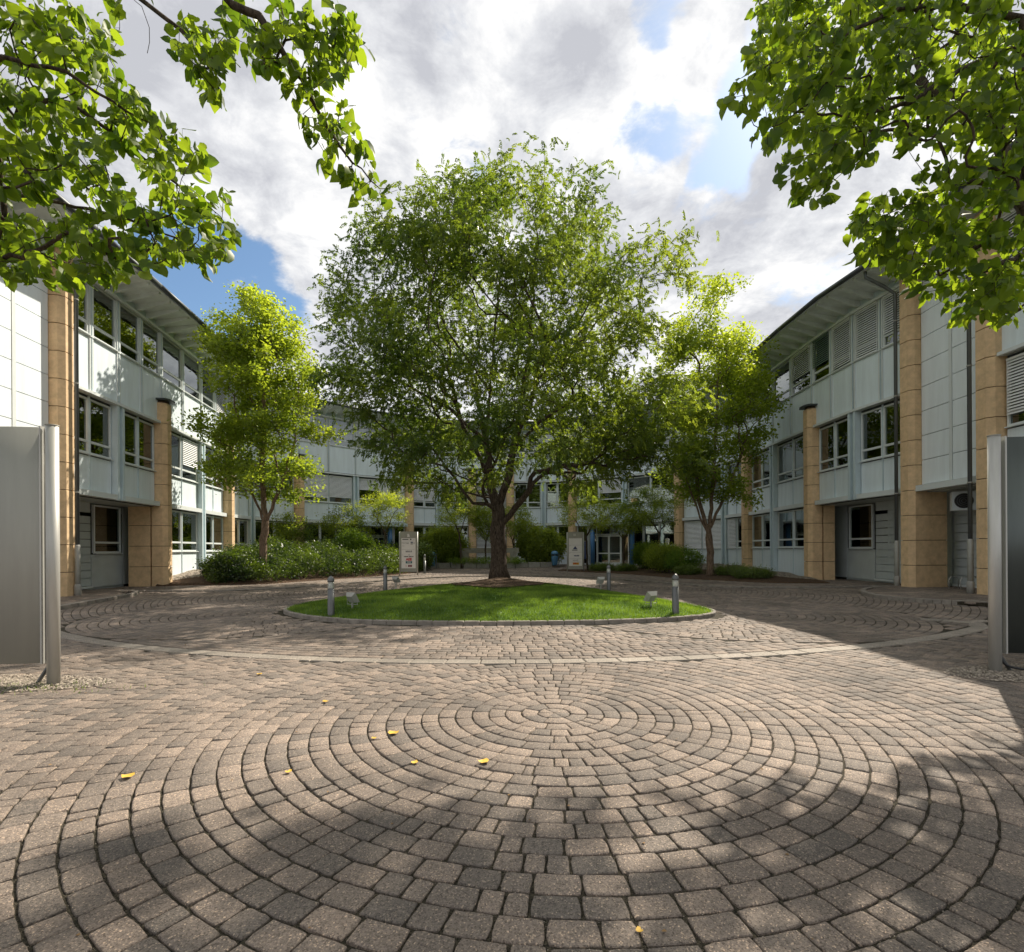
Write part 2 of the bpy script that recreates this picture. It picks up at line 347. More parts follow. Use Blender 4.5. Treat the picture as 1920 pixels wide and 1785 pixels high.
M['leaf_bush'] = foliage_mat('bush leaves', (0.06, 0.13, 0.026), (0.20, 0.30, 0.05), 0.42)
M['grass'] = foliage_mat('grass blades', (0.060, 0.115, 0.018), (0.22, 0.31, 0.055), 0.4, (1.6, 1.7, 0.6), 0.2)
M['seed'] = plain('brown seed clusters', (0.07, 0.035, 0.02), 0.8)

# plan axis of the courtyard
def W(s, t): return Vector((0.4+0.9985*s-0.054*t, 4.84+0.9985*t+0.054*s))
# ------------------------------------------------------------------ ground
CA = np.array([0.376, 4.84]); PITCH = 0.15
CB = np.array([0.10, 21.75]); RB = 14.72
TL = np.array([-5.9, 12.9]); TR = np.array([5.0, 12.2]); RT = 3.85
island_px = None
def catmull(pts, n=8, closed=False):
    pts = [Vector((*p, 0)[:3]) if len(p) == 2 else Vector(p) for p in pts]; out = []; m = len(pts)
    rg = range(m) if closed else range(m-1)
    for i in rg:
        p0, p1, p2, p3 = (pts[(i-1) % m], pts[i], pts[(i+1) % m], pts[(i+2) % m]) if closed else (pts[max(0, i-1)], pts[i], pts[i+1], pts[min(m-1, i+2)])
        for k in range(n):
            t = k/n; out.append(0.5*((2*p1)+(-p0+p2)*t+(2*p0-5*p1+4*p2-p3)*t*t+(-p0+3*p1-3*p2+p3)*t**3))
    if not closed: out.append(pts[-1])
    return out
ISL = catmull([((x_+0.5)*0.93-0.5, y_) for x_, y_ in [(-6.05, 13.6), (-5.4, 12.2), (-3.6, 11.0), (-1.0, 10.55), (1.8, 10.6), (3.9, 11.1), (4.95, 12.0), (4.85, 13.6), (4.05, 16.2), (2.9, 19.4), (1.2, 22.6), (-0.4, 24.0), (-2.1, 22.6), (-4.1, 19.4), (-5.5, 16.2)]], 8, True)
ISLP = np.array([(p.x, p.y) for p in ISL])
def in_poly(X, Y, poly):
    c = np.zeros(X.shape, bool); n = len(poly); j = n-1
    for i in range(n):
        xi, yi = poly[i]; xj, yj = poly[j]
        cond = ((yi > Y) != (yj > Y)); xx = (xj-xi)*(Y-yi)/((yj-yi) if yj != yi else 1e-9)+xi
        c ^= cond & (X < xx); j = i
    return c
# the far kerb line between road and footway
KERB = catmull([(-18.0, 20.0), (-15.2, 19.9), (-13, 19.7), (-10.8, 19.8), (-9.0, 21.0), (-7.6, 23.2), (-5.6, 26.4), (-3.3, 28.7), (-0.9, 29.5), (2.0, 28.7), (4.6, 26.7), (6.4, 23.0), (8.0, 20.4), (10.2, 19.7), (13, 19.8), (16, 20.2), (19, 20.6)], 6)
KP = np.array([(p.x, p.y) for p in KERB])
def kerb_y(x): return np.interp(x, KP[:, 0], KP[:, 1])
def terr(x, y):
    d = np.maximum(0, y - kerb_y(x))
    return np.where(d > 0, 0.03 + np.clip((y-29)/13, 0, 1)*0.25, 0.0)

base = MB()
n = 60
gv = []; gf = []
xs = np.concatenate([np.linspace(-1500, -30, 6), np.linspace(-26, 26, 80), np.linspace(30, 1500, 6)]); ys = np.concatenate([np.linspace(-1500, -10, 6), np.linspace(-6, 48, 90), np.linspace(60, 2500, 6)])
for y in ys:
    for x in xs: gv.append((x, y, float(terr(x, y))-0.014))
for j in range(len(ys)-1):
    for i in range(len(xs)-1):
        a = j*len(xs)+i; gf.append((a, a+1, a+1+len(xs), a+len(xs)))
base.v = gv; base.f = gf
ground = base.build('ground', M['joint_sand']); tag(ground, kind='structure')
paving = empty('paving', (0, 6, 0)); tag(paving, kind='structure')

def ring_stones(C, r0, r1, pitch, lens, keep, gap=0.011, seed=1):
    rg = random.Random(seed); out = []
    k0 = int(round(r0/pitch)); k1 = int(round(r1/pitch))
    for k in range(k0, k1):
        ra, rb = k*pitch, (k+1)*pitch; rm = (ra+rb)/2
        ang = rg.random()*6.28; end = ang+2*math.pi
        if k == 0:
            for q in range(6): out.append((C[0], C[1], 0.012, rb-gap/2, q*math.pi/3+0.02, (q+1)*math.pi/3-0.02, rg.random()))
            continue
        while ang < end-1e-6:
            l = rg.choice(lens)/rm*(0.96+0.08*rg.random())
            if k < 5: l = min(l, 2*math.pi/7.5)
            if end-(ang+l) < 0.06/rm: l = end-ang
            out.append((C[0], C[1], ra+gap/2, rb-gap/2, ang+gap/2/rm, ang+l-gap/2/rm, rg.random()))
            ang += l
    S = np.array(out); am = (S[:, 4]+S[:, 5])/2; rm = (S[:, 2]+S[:, 3])/2
    X = S[:, 0]+rm*np.cos(am); Y = S[:, 1]+rm*np.sin(am)
    k = keep(X, Y)
    return S[k], X[k], Y[k]
def dist(X, Y, c): return np.hypot(X-c[0], Y-c[1])
LENS = [0.22, 0.22, 0.22, 0.15, 0.20, 0.11]
SW_R = np.array([(11.3, 17.0), (10.75, 15.6), (10.9, 14.5), (11.4, 13.7), (12.0, 12.8), (12.0, 4.0), (18, 4), (18, 19.0), (13.5, 19.0)])
SW_L = np.array([(-12.5, 16.7), (-12.2, 15.4), (-11.8, 13.7), (-11.9, 12.0), (-12.0, 8.0), (-18, 8), (-18, 19.2), (-14.0, 19.2)])
def off_walks(X, Y): return ~in_poly(X, Y, SW_R) & ~in_poly(X, Y, SW_L)
SA, XA, YA = ring_stones(CA, 0, 12.0, PITCH, LENS, lambda X, Y: (dist(X, Y, CB) > RB+0.12) & (Y > -4) & (np.abs(X) < 11.6), seed=3)
SBs = []
def inside_big(X, Y): return (dist(X, Y, CB) < RB-0.12)
isl_big = np.array([((p-np.array([-0.5, 16]))*1.035+np.array([-0.5, 16])) for p in ISLP])
def road(X, Y): return ~in_poly(X, Y, isl_big) & off_walks(X, Y)
for C, sd in ((TL, 5), (TR, 6)):
    SBs.append(ring_stones(C, 0, RT, 0.175, [0.2, 0.24, 0.16], lambda X, Y: inside_big(X, Y) & road(X, Y), 0.016, seed=sd))
SBs.append(ring_stones(CB, 0, 19.5, 0.165, [0.2, 0.24, 0.16], lambda X, Y: road(X, Y) & (dist(X, Y, TL) > RT+0.07) & (dist(X, Y, TR) > RT+0.07) & ((dist(X, Y, CB) < RB-0.12) | ((dist(X, Y, CA) > 12.05))) & (Y > 6) & (Y < kerb_y(X)-0.12) & (np.abs(X) < 17), 0.014, seed=8))
# footway behind the kerb
SBs.append(ring_stones(CB, 5, 24, 0.19, [0.22, 0.26, 0.18], lambda X, Y: off_walks(X, Y) & (Y > kerb_y(X)+0.1) & (np.abs(X) < 16.5) & (Y < 43.5), 0.016, seed=9))
# raised footways left and right
SBs.append(ring_stones((10.0, 30.0), 8, 30, 0.2, [0.2, 0.2, 0.3], lambda X, Y: in_poly(X, Y, SW_R), 0.01, seed=10))
SBs.append(ring_stones((-10.0, 30.0), 8, 26, 0.2, [0.2, 0.2, 0.3], lambda X, Y: in_poly(X, Y, SW_L), 0.01, seed=12))

def stones_mesh(name, S, X, Y, z=None, fine=True):
    """simple stones: bevelled boxes following the arc, 4 corners + 1 mid point on each long side"""
    n = len(S); cx, cy, r0, r1, a0, a1, tt = S.T
    ch = 0.008 if fine else 0.012
    am = (a0+a1)/2
    j = rng.normal(0, 0.0022, (6, n)); ja = rng.normal(0, 0.0025, (6, n))
    rr = [r0, r0, r0, r1, r1, r1]; aa = [a0, am, a1, a1, am, a0]
    z0 = terr(X, Y)+rng.uniform(-0.0035, 0.0025, n) if z is None else np.full(n, z)+rng.uniform(-0.002, 0.002, n)
    tx = rng.normal(0, 0.012, n); ty = rng.normal(0, 0.012, n)
    rings = []
    for lvl in range(3):
        ins = 0 if lvl < 2 else ch
        L = []
        for k in range(6):
            r = rr[k]+j[k]+(ins if k < 3 else -ins); sgn = (1, 0, -1, -1, 0, 1)[k]
            a = aa[k]+(ja[k]+sgn*ins)/np.maximum(r, 0.05)
            x = cx+r*np.cos(a); y = cy+r*np.sin(a)
            zz = z0 + (x-X)*tx+(y-Y)*ty + (-0.05 if lvl == 0 else (-ch*0.6 if lvl == 1 else 0))
            L.append(np.stack([x, y, zz], 1))
        rings.append(np.stack(L, 1))
    V = np.concatenate(rings, 1)      # n,18,3
    f = [(12, 13, 16, 17), (13, 14, 15, 16)]
    for lv in range(2):
        for k in range(6): f.append((lv*6+k, lv*6+(k+1) % 6, (lv+1)*6+(k+1) % 6, (lv+1)*6+k))
    F = np.array(f)[None]+(np.arange(n)*18)[:, None, None]
    return tri_mesh(name, V.reshape(-1, 3), F.reshape(-1, 4), np.repeat(tt, 18), M['paver'])
# nearest stones one by one
vis = (YA > 1.9) & (np.abs(XA/np.maximum(YA, 0.1)) < 1.02)
order = np.argsort(np.where(vis, YA, 99))
near = order[:300]; mask = np.ones(len(SA), bool); mask[near] = False
for i in near:
    cx, cy, r0, r1, a0, a1, tt = SA[i]; rg = random.Random(int(i))
    out = []
    def arc(r, a, b, m):
        for q in range(m): out.append((r, a+(b-a)*q/(m-1) if m > 1 else a))
    arc(r0, a0, a1, 5); out.append(((r0*2+r1)/3, a1)); out.append(((r0+2*r1)/3, a1)); arc(r1, a1, a0, 5); out.append(((r0+2*r1)/3, a0)); out.append(((2*r0+r1)/3, a0))
    X, Y = XA[i], YA[i]; n = len(out); vs = []; zt = rg.uniform(-0.003, 0.002); tx, ty = rg.gauss(0, 0.014), rg.gauss(0, 0.014)
    js = [(rg.gauss(0, 0.0016), rg.gauss(0, 0.0016)) for _ in out]
    corner = (0, 4, 7, 11)
    P0 = []
    for q, (r, a) in enumerate(out):
        k = 0.94 if q in corner else 1.0
        x = cx+r*math.cos(a)-X; y = cy+r*math.sin(a)-Y; P0.append((x*k+js[q][0], y*k+js[q][1]))
    for sc_, dz in ((0.0, -0.05), (0.0, -0.006), (0.0035, -0.0018), (0.010, 0.0)):
        for (x, y) in P0:
            l = math.hypot(x, y); f_ = (l-sc_*1.2)/l; xx, yy = x*f_, y*f_; vs.append((xx, yy, zt+dz+xx*tx+yy*ty+(rg.gauss(0, 0.0005) if dz == 0 else 0)))
    fs = [tuple(range(3*n, 4*n))]
    for lv in range(3):
        for q in range(n): fs.append((lv*n+q, lv*n+(q+1) % n, (lv+1)*n+(q+1) % n, (lv+1)*n+q))
    me = bpy.data.meshes.new('paving_stone'); me.from_pydata(vs, [], fs); me.materials.append(M['paver'])
    at = me.attributes.new('tint', 'FLOAT', 'POINT'); at.data.foreach_set('value', [tt]*len(vs))
    link('paving_stone', me, paving, (X, Y-6, 0))
o = link('paving_stones', stones_mesh('paving_stones', SA[mask], XA[mask], YA[mask]), paving, (0, -6, 0)); tag(o, kind='stuff')
S = np.concatenate([s[0] for s in SBs[:4]]); X = np.concatenate([s[1] for s in SBs[:4]]); Y = np.concatenate([s[2] for s in SBs[:4]])
o = link('courtyard_stones', stones_mesh('courtyard_stones', S, X, Y, None, False), paving, (0, -6, 0)); tag(o, kind='stuff')
walk_z = 0.10
for nm, s_, poly, lab in (('raised_footway', SBs[4], SW_R, None), ('raised_footway', SBs[5], SW_L, None)):
    fw = MB().prism([tuple(p) for p in (poly if nm else poly)][::-1], 0.0, walk_z-0.012).build(nm, M['joint_sand']); tag(fw, kind='structure')
    o = link('paving_stones', stones_mesh('footway_stones', s_[0], s_[1], s_[2], walk_z, False), fw); tag(o, kind='stuff')
def kerb_run(name, pts, w, z0, z1, parent, mat, seg=1, gap=0.012, jit=0.004):
    """kerb stones along a line, one object each"""
    pts = [Vector((p[0], p[1])) for p in pts]; i = 0; made = []
    while i < len(pts)-1:
        j = min(i+seg, len(pts)-1); run = pts[i:j+1]; L_, R_ = [], []
        for q, p in enumerate(run):
            a = pts[max(0, i+q-1)]; b = pts[min(len(pts)-1, i+q+1)]; t = (b-a).normalized(); nn = Vector((-t.y, t.x))
            if q == 0: p = p+t*gap/2
            if q == len(run)-1: p = p-t*gap/2
            L_.append(p+nn*w/2); R_.append(p-nn*w/2)
        c = (run[0]+run[-1])/2; poly = [(v.x-c.x, v.y-c.y) for v in R_+L_[::-1]]
        dz = rnd.uniform(-jit, jit)
        m = MB().prism(poly, z0, z1+dz, 0.012); me = m.mesh(name); at = me.attributes.new('tint', 'FLOAT', 'POINT'); at.data.foreach_set('value', [rnd.random()]*len(me.vertices))
        pl = parent.location if parent else Vector((0, 0, 0))
        made.append(link(name, me, parent, (c.x-pl.x, c.y-pl.y, 0-pl.z), 0, mat)); i = j
    return made
def arc_pts(C, r, a0, a1, n): return [(C[0]+r*math.cos(a0+(a1-a0)*i/n), C[1]+r*math.sin(a0+(a1-a0)*i/n)) for i in range(n+1)]
band = empty('stone_band', (0, 7, 0)); tag(band, kind='structure')
kerb_run('band_slab', arc_pts(CB, RB, R(-90-36.5), R(-90+36), 40), 0.26, -0.05, 0.008, band, M['band'], 1, 0.01, 0.001)
kerb_run('band_slab', [(8.72, 9.86), (9.05, 10.3), (8.75, 10.75), (8.45, 10.95)], 0.3, -0.05, 0.010, band, M['band'], 1, 0.01, 0.001)
kerb_run('band_slab', [(9.15, 10.55), (9.9, 10.65), (10.7, 10.75), (11.5, 10.8)], 0.16, -0.05, 0.008, band, M['band'], 1, 0.01, 0.001)
fk = empty('footway_kerb', (0, 29, 0)); tag(fk, kind='structure')
kerb_run('kerb_stone', KERB, 0.12, -0.05, 0.055, fk, M['kerb'], 1)
for poly, nm in ((SW_R[:6], 'raised_kerb'), (SW_L[:5], 'raised_kerb')):
    e_ = empty(nm, (poly[0][0], poly[0][1], 0)); tag(e_, kind='structure')
    if poly[0][0] > 0: pts = catmull([(18.5, 19.0), (13.8, 18.9), (12.4, 18.3)]+[tuple(p) for p in poly], 5)
    else: pts = catmull([(-18.5, 19.3), (-14.2, 19.2), (-13.0, 18.2)]+[tuple(p) for p in poly], 5)
    kerb_run('kerb_stone', pts, 0.14, -0.05, walk_z+0.012, e_, M['kerb'], 1)

# ---- island
isl = empty('island_kerb', (-0.5, 16, 0)); tag(isl, kind='structure')
cl = ISL+[ISL[0]]
kerb_run('kerb_stone', cl, 0.12, -0.05, 0.075, isl, M['kerb'], 1)
def lawn_z(x, y):
    # dome: height by distance to the edge
    c = np.array([-0.5, 16.5]); 
    d = np.full(np.shape(x), 1e9)
    for i in range(len(ISLP)):
        a = ISLP[i]; b = ISLP[(i+1) % len(ISLP)]; ab = b-a; t = np.clip(((x-a[0])*ab[0]+(y-a[1])*ab[1])/(ab@ab), 0, 1)
        d = np.minimum(d, np.hypot(x-a[0]-ab[0]*t, y-a[1]-ab[1]*t))
    return 0.055+0.24*(1-np.exp(-d/1.6))
gx = []; lv = []; lf = []
rings = 24
for k in range(rings+1):
    f_ = 1-k/rings
    for p in ISLP:
        x = -0.5+(p[0]+0.5)*f_*0.985; y = 16.5+(p[1]-16.5)*f_*0.985; lv.append((x, y))
lv = np.array(lv); lz = lawn_z(lv[:, 0], lv[:, 1]); nI = len(ISLP)
for k in range(rings):
    for i in range(nI): lf.append((k*nI+i, k*nI+(i+1) % nI, (k+1)*nI+(i+1) % nI, (k+1)*nI+i))
lawn = link('lawn', tri_mesh('lawn', np.column_stack([lv, lz]), np.array(lf), None, M['lawn'], True)); tag(lawn, kind='structure')
gx = rng.uniform(-6.2, 5.2, 240000); gy = 10.5+13.6*rng.random(240000)**1.25
k = in_poly(gx, gy, ISLP) & (np.hypot((gx+0.5)/2.2, (gy-20.4)/3.7) > 0.75+0.4*rng.random(len(gx))); gx, gy = gx[k][:110000], gy[k][:110000]
gz = lawn_z(gx, gy); N_ = len(gx)
kk = rng.permutation(N_)
d = np.column_stack([rng.normal(0, 0.45, N_), rng.normal(0, 0.45, N_), np.ones(N_)])
tn = np.clip(0.5+0.9*np.array([mnoise.noise(Vector((a_*0.9, b_*0.9, 0))) + 0.5*mnoise.noise(Vector((a_*3.1, b_*3.1, 4))) for a_, b_ in zip(gx, gy)])+0.2*rng.normal(0, 1, N_), 0, 1)
V, F, T_ = scatter([(-0.09, 0, 0), (0.09, 0, 0), (0, 1, 0.15)], [(0, 1, 2)], frames(d, rng.normal(0, 1, (N_, 3)), rng.uniform(0.035, 0.085, N_)), np.column_stack([gx, gy, gz-0.005]), tn)
o = link('grass', tri_mesh('grass', V, F, T_, M['grass'])); tag(o, 'short mown green grass covering the raised island', 'grass', kind='stuff')
# bare earth round the trunk
m_ = []; mf = []
for k in range(9):
    for i in range(40):
        a = i/40*2*math.pi; rr_ = (k/8)*(1.55+0.25*math.sin(3*a)+0.12*math.sin(7*a)); x = -0.5+rr_*1.4*math.cos(a); y = 20.6+rr_*2.2*math.sin(a)
        m_.append((x, y))
m_ = np.array(m_); z = lawn_z(m_[:, 0], m_[:, 1])+0.045+0.10*np.clip(1-np.hypot(m_[:, 0]+0.55, m_[:, 1]-22.5)/1.3, 0, 1)
keepm = in_poly(m_[:, 0], m_[:, 1], ISLP); z = np.where(keepm, z, 0.04)
for k in range(8):
    for i in range(40): mf.append((k*40+i, k*40+(i+1) % 40, (k+1)*40+(i+1) % 40, (k+1)*40+i))
tb = link('bare_earth', tri_mesh('bare_earth', np.column_stack([m_, z]), np.array(mf), None, M['mulch'], True)); tag(tb, kind='structure')

# ---- planted banks in front of the facade
def loft(name, fr, bk, zb, rows, split, mats):
    """strip between a front line and a back line; returns surface sampler"""
    n = 40
    def res(pts):
        pts = catmull(pts, 10); pts = [Vector((p.x, p.y)) for p in pts]; d = [0]
        for a, b in zip(pts, pts[1:]): d.append(d[-1]+(b-a).length)
        return np.column_stack([np.interp(np.linspace(0, d[-1], n), d, [p.x for p in pts]), np.interp(np.linspace(0, d[-1], n), d, [p.y for p in pts])])
    A = res(fr); B = res(bk); zb = np.interp(np.linspace(0, 1, n), np.linspace(0, 1, len(zb)), zb)
    def sample(u, v):
        u = np.asarray(u, float); v = np.asarray(v, float)
        i = u*(n-1); ax = np.interp(i, range(n), A[:, 0]); ay = np.interp(i, range(n), A[:, 1]); bx = np.interp(i, range(n), B[:, 0]); by = np.interp(i, range(n), B[:, 1]); zz = np.interp(i, range(n), zb)
        x = ax+(bx-ax)*v; y = ay+(by-ay)*v
        return x, y, terr(x, y)+0.03+(zz-0.03)*(v**0.8)+0.03*np.sin(x*3.1)*np.sin(y*2.3)*v
    for nm, v0, v1, mat in ((name[0], 0, split, mats[0]), (name[1], split, 1, mats[1])):
        vs = []; fs = []; vv = np.linspace(v0, v1, rows)
        for v in vv:
            x, y, z = sample(np.linspace(0, 1, n), np.full(n, v)); vs += list(zip(x, y, z))
        for j in range(rows-1):
            for i in range(n-1): a = j*n+i; fs.append((a, a+1, a+1+n, a+n))
        # skirt at the front
        b0 = len(vs)
        if v0 == 0:
            for i in range(n): vs.append((vs[i][0], vs[i][1], -0.05))
            for i in range(n-1): fs.append((i+1, i, b0+i, b0+i+1))
        o = link(nm, tri_mesh(nm, np.array(vs), np.array(fs), None, mat, True)); tag(o, kind='structure')
    return sample
bankL = loft(('mulch_bed', 'gravel_bank'), [(-15.0, 22.2), (-13.2, 23.0), (-11, 23.2), (-9.6, 25.8), (-7.8, 29), (-6.4, 31.2), (-5.6, 34.5)],
             [(-15.1, 22.9), (-15.9, 27), (-16.4, 30.5), (-15.6, 34.0), (-12.3, 37.5), (-8.6, 37.6), (-6.2, 37.6)], [0.30, 0.62, 0.75, 0.7, 0.45, 0.22, 0.12], 8, 0.62, (M['mulch'], M['gravel']))
bankR = loft(('mulch_bed', 'gravel_bank'), [(13.0, 21.6), (11, 21.9), (9.7, 23.4), (8.2, 25.7), (6.9, 29.4), (4.6, 31.9), (2.9, 33.6)],
             [(13.6, 24.4), (14.2, 28.5), (14.6, 31.5), (13.7, 35.2), (11.2, 37.4), (7.2, 36.4), (3.6, 35.2)], [0.10, 0.22, 0.34, 0.34, 0.25, 0.10, 0.05], 8, 0.6, (M['mulch'], M['gravel']))
# loose stones on the banks
def pebbles(name, sample, n, v0, label, smax=0.05, u1=1.0):
    u = rng.random(n)**1.2*u1; v = v0+(1-v0)*rng.random(n); x, y, z = sample(u, v)
    ic_v = np.array([(1, 0, 0), (0.2, 0.9, 0.1), (-0.9, 0.3, 0), (-0.5, -0.8, 0.1), (0.4, -0.9, 0), (0, 0, 0.6), (0, 0, -0.5)])
    ic_f = [(5, 0, 1), (5, 1, 2), (5, 2, 3), (5, 3, 4), (5, 4, 0)]
    d = rng.normal(0, 1, (n, 3)); d[:, 2] *= 0.2
    V, F, T_ = scatter(ic_v, ic_f, frames(d, np.tile([0, 0, 1.0], (n, 1)), rng.uniform(0.018, smax, n)), np.column_stack([x, y, z+0.005]), rng.random(n))
    o = link(name, tri_mesh(name, V, F, T_, M['pebble'])); tag(o, label, 'gravel', kind='stuff')
m, nt, b = newmat('pebbles'); at = nt.nodes.new('ShaderNodeAttribute'); at.attribute_name = 'tint'; r_ = nt.nodes.new('ShaderNodeValToRGB'); nt.links.new(at.outputs['Fac'], r_.inputs[0])
r_.color_ramp.elements[0].color = (0.11, 0.09, 0.07, 1); r_.color_ramp.elements[1].color = (0.42, 0.36, 0.29, 1); nt.links.new(r_.outputs[0], b.inputs['Base Color']); b.inputs['Roughness'].default_value = 0.85
M['pebble'] = m
pebbles('gravel', bankL, 9000, 0.45, 'loose brown and beige gravel on the bank by the left facade', 0.05, 0.6)
pebbles('gravel', bankR, 12000, 0.5, 'loose pale gravel on the bank below the right facade', 0.05, 0.75)
# gravel patches at the feet of the steel boards
def patch(name, cx, cy, rx, ry, label, n):
    vs = [(cx, cy, 0.022)]; fs = []
    for k in (0.5, 1.0):
        for i in range(28):
            a = i/28*2*math.pi; f_ = k*(1+0.12*math.sin(3*a+cx)+0.08*math.sin(7*a)); vs.append((cx+rx*f_*math.cos(a), cy+ry*f_*math.sin(a), 0.02 if k < 1 else -0.008))
    for i in range(28):
        fs.append((0, 1+i, 1+(i+1) % 28)); 
    mb = MB(); mb.v = vs; mb.f = fs+[(1+i, 29+i, 29+(i+1) % 28, 1+(i+1) % 28) for i in range(28)]
    o = mb.build(name, M['gravel']); tag(o, kind='structure')
    r = np.sqrt(rng.random(n)); a = rng.random(n)*6.28; x = cx+rx*r*np.cos(a)*1.08; y = cy+ry*r*np.sin(a)*1.08
    d_ = rng.normal(0, 1, (n, 3)); d_[:, 2] *= 0.2
    ic_v = np.array([(1, 0, 0), (0.2, 0.9, 0.1), (-0.9, 0.3, 0), (-0.5, -0.8, 0.1), (0.4, -0.9, 0), (0, 0, 0.6)])
    V, F, T_ = scatter(ic_v, [(5, 0, 1), (5, 1, 2), (5, 2, 3), (5, 3, 4), (5, 4, 0)], frames(d_, np.tile([0, 0, 1.0], (n, 1)), rng.uniform(0.006, 0.016, n)), np.column_stack([x, y, np.full(n, 0.012)+0.012*(1-r)]), rng.random(n))
    o = link('gravel', tri_mesh('gravel', V, F, T_, M['pebble'])); tag(o, label, 'gravel', kind='stuff')
patch('gravel_patch', -6.6, 6.0, 1.9, 0.42, 'fine gravel round the foot of the left steel board', 6000)
patch('gravel_patch', 6.7, 6.15, 1.5, 0.5, 'fine gravel round the foot of the right steel board', 5000)
ng = 1800; gx = -6.6+rng.normal(0, 0.9, ng); gy = 5.85+rng.normal(0, 0.12, ng)
V, F, T_ = scatter([(-0.07, 0, 0), (0.07, 0, 0), (0, 1, 0.15)], [(0, 1, 2)], frames(np.column_stack([rng.normal(0, 0.5, ng), rng.normal(0, 0.5, ng), np.ones(ng)]), rng.normal(0, 1, (ng, 3)), rng.uniform(0.02, 0.06, ng)), np.column_stack([gx, gy, np.full(ng, 0.0)]), rng.random(ng))
o = link('grass', tri_mesh('grass', V, F, T_, M['grass'])); tag(o, 'sparse weedy grass at the foot of the left steel board', 'grass', kind='stuff')
# ------------------------------------------------------------------ the office building
half = [('P', 14.2, 9.6), ('P', 14.25, 12.75), ('C', 14.4, 15.7), ('P', 14.55, 18.6), ('C', 14.9, 22.5), ('P', 15.2, 25.8), ('C', 15.0, 28.5), ('P', 13.2, 31.7), ('C', 10.1, 34.7), ('P', 6.5, 37.0), ('C', 4.3, 38.2), ('P', 1.55, 38.35)]
halfR = [('P', 14.3, 9.8), ('P', 14.6, 13.0)]+half[2:]
NODES = [(k, W(-s, t)) for k, s, t in half]+[(k, W(s, t)) for k, s, t in halfR[::-1]]+[('C', W(14.2, 6.6)), ('P', W(14.2, 3.4))]
BO = Vector((-1.6, 43, 0))
bld = empty('office_building', BO)
tag(bld, 'three storey pale blue panelled office block curving round the whole courtyard behind the trees', 'building')
NN = len(NODES)
cache = {}
def boxmesh(w, d, h, mat, name):
    k = (round(w, 3), round(d, 3), round(h, 3), mat, name)
    if k not in cache:
        me = MB().box(0, 0, 0, w, d, h).mesh(name); me.materials.append(M[mat]); cache[k] = me
    return cache[k]
def windowmesh(w, h, tr=True):
    k = ('win', round(w, 3), round(h, 3), tr)
    if k not in cache:
        t = 0.065; m = MB(); m.box(-w/2+t/2, 0, 0, t, 0.09, h); m.box(w/2-t/2, 0, 0, t, 0.09, h); m.box(0, 0, 0, w-2*t, 0.088, t); m.box(0, 0, h-t, w-2*t, 0.088, t)
        if tr: m.box(0, -0.004, h*0.2, w-2*t, 0.084, 0.08)
        m.box(0, -0.07, -0.035, w, 0.12, 0.03)
        me = m.mesh('window'); me.materials.append(M['frame']); cache[k] = me
    return cache[k]
def blindmesh(w, h, mat):
    k = ('bl', round(w, 3), round(h, 3), mat)
    if k not in cache:
        m = MB(); n = max(2, int(h/0.085))
        Rm = Matrix.Rotation(R(56), 4, 'X')
        for i in range(n):
            m.box(0, 0, -0.004, w, 0.075, 0.008, Matrix.Translation((0, 0, -0.05-i*h/n)) @ Rm)
        m.box(0, 0, -0.0, w, 0.06, 0.06)
        for sx in (-1, 1): m.box(sx*w*0.5, 0, -h, 0.012, 0.02, h)
        me = m.mesh('blind'); me.materials.append(M[mat]); cache[k] = me
    return cache[k]
class Bay:
    def __init__(s, A, B):
        s.A = A; s.L = (B-A).length; u = (B-A)/s.L; s.u = u; s.v = Vector((-u.y, u.x)); s.ang = math.atan2(u.y, u.x)
    def w(s, x, y, z=0): p = s.A+s.u*x+s.v*y; return Vector((p.x, p.y, z))
    def put(s, name, me, x, y, z, rz=0.0, parent=None):
        return link(name, me, bld, s.w(x, y, z)-BO, s.ang+rz)
    def box(s, name, x, y, z, w, d, h, mat): return s.put(name, boxmesh(w, d, h, mat, name), x, y, z)
    def window(s, x, y, z, w, h, tr=True, blind=None, bmat='blind'):
        o = s.put('window', windowmesh(w, h, tr), x, y, z)
        t = 0.065
        if tr:
            z1 = h*0.2+0.08
            link('pane', boxmesh(w-2*t, 0.012, h-t-z1, 'glass', 'pane'), o, (0, 0.012, z1)); link('pane', boxmesh(w-2*t, 0.012, h*0.2-t, 'glass', 'pane'), o, (0, 0.012, t))
        else: link('pane', boxmesh(w-2*t, 0.012, h-2*t, 'glass', 'pane'), o, (0, 0.012, t))
        if blind: link('blind', blindmesh(w-0.1, h*blind, bmat), o, (0, -0.085, h-0.07))
        return o
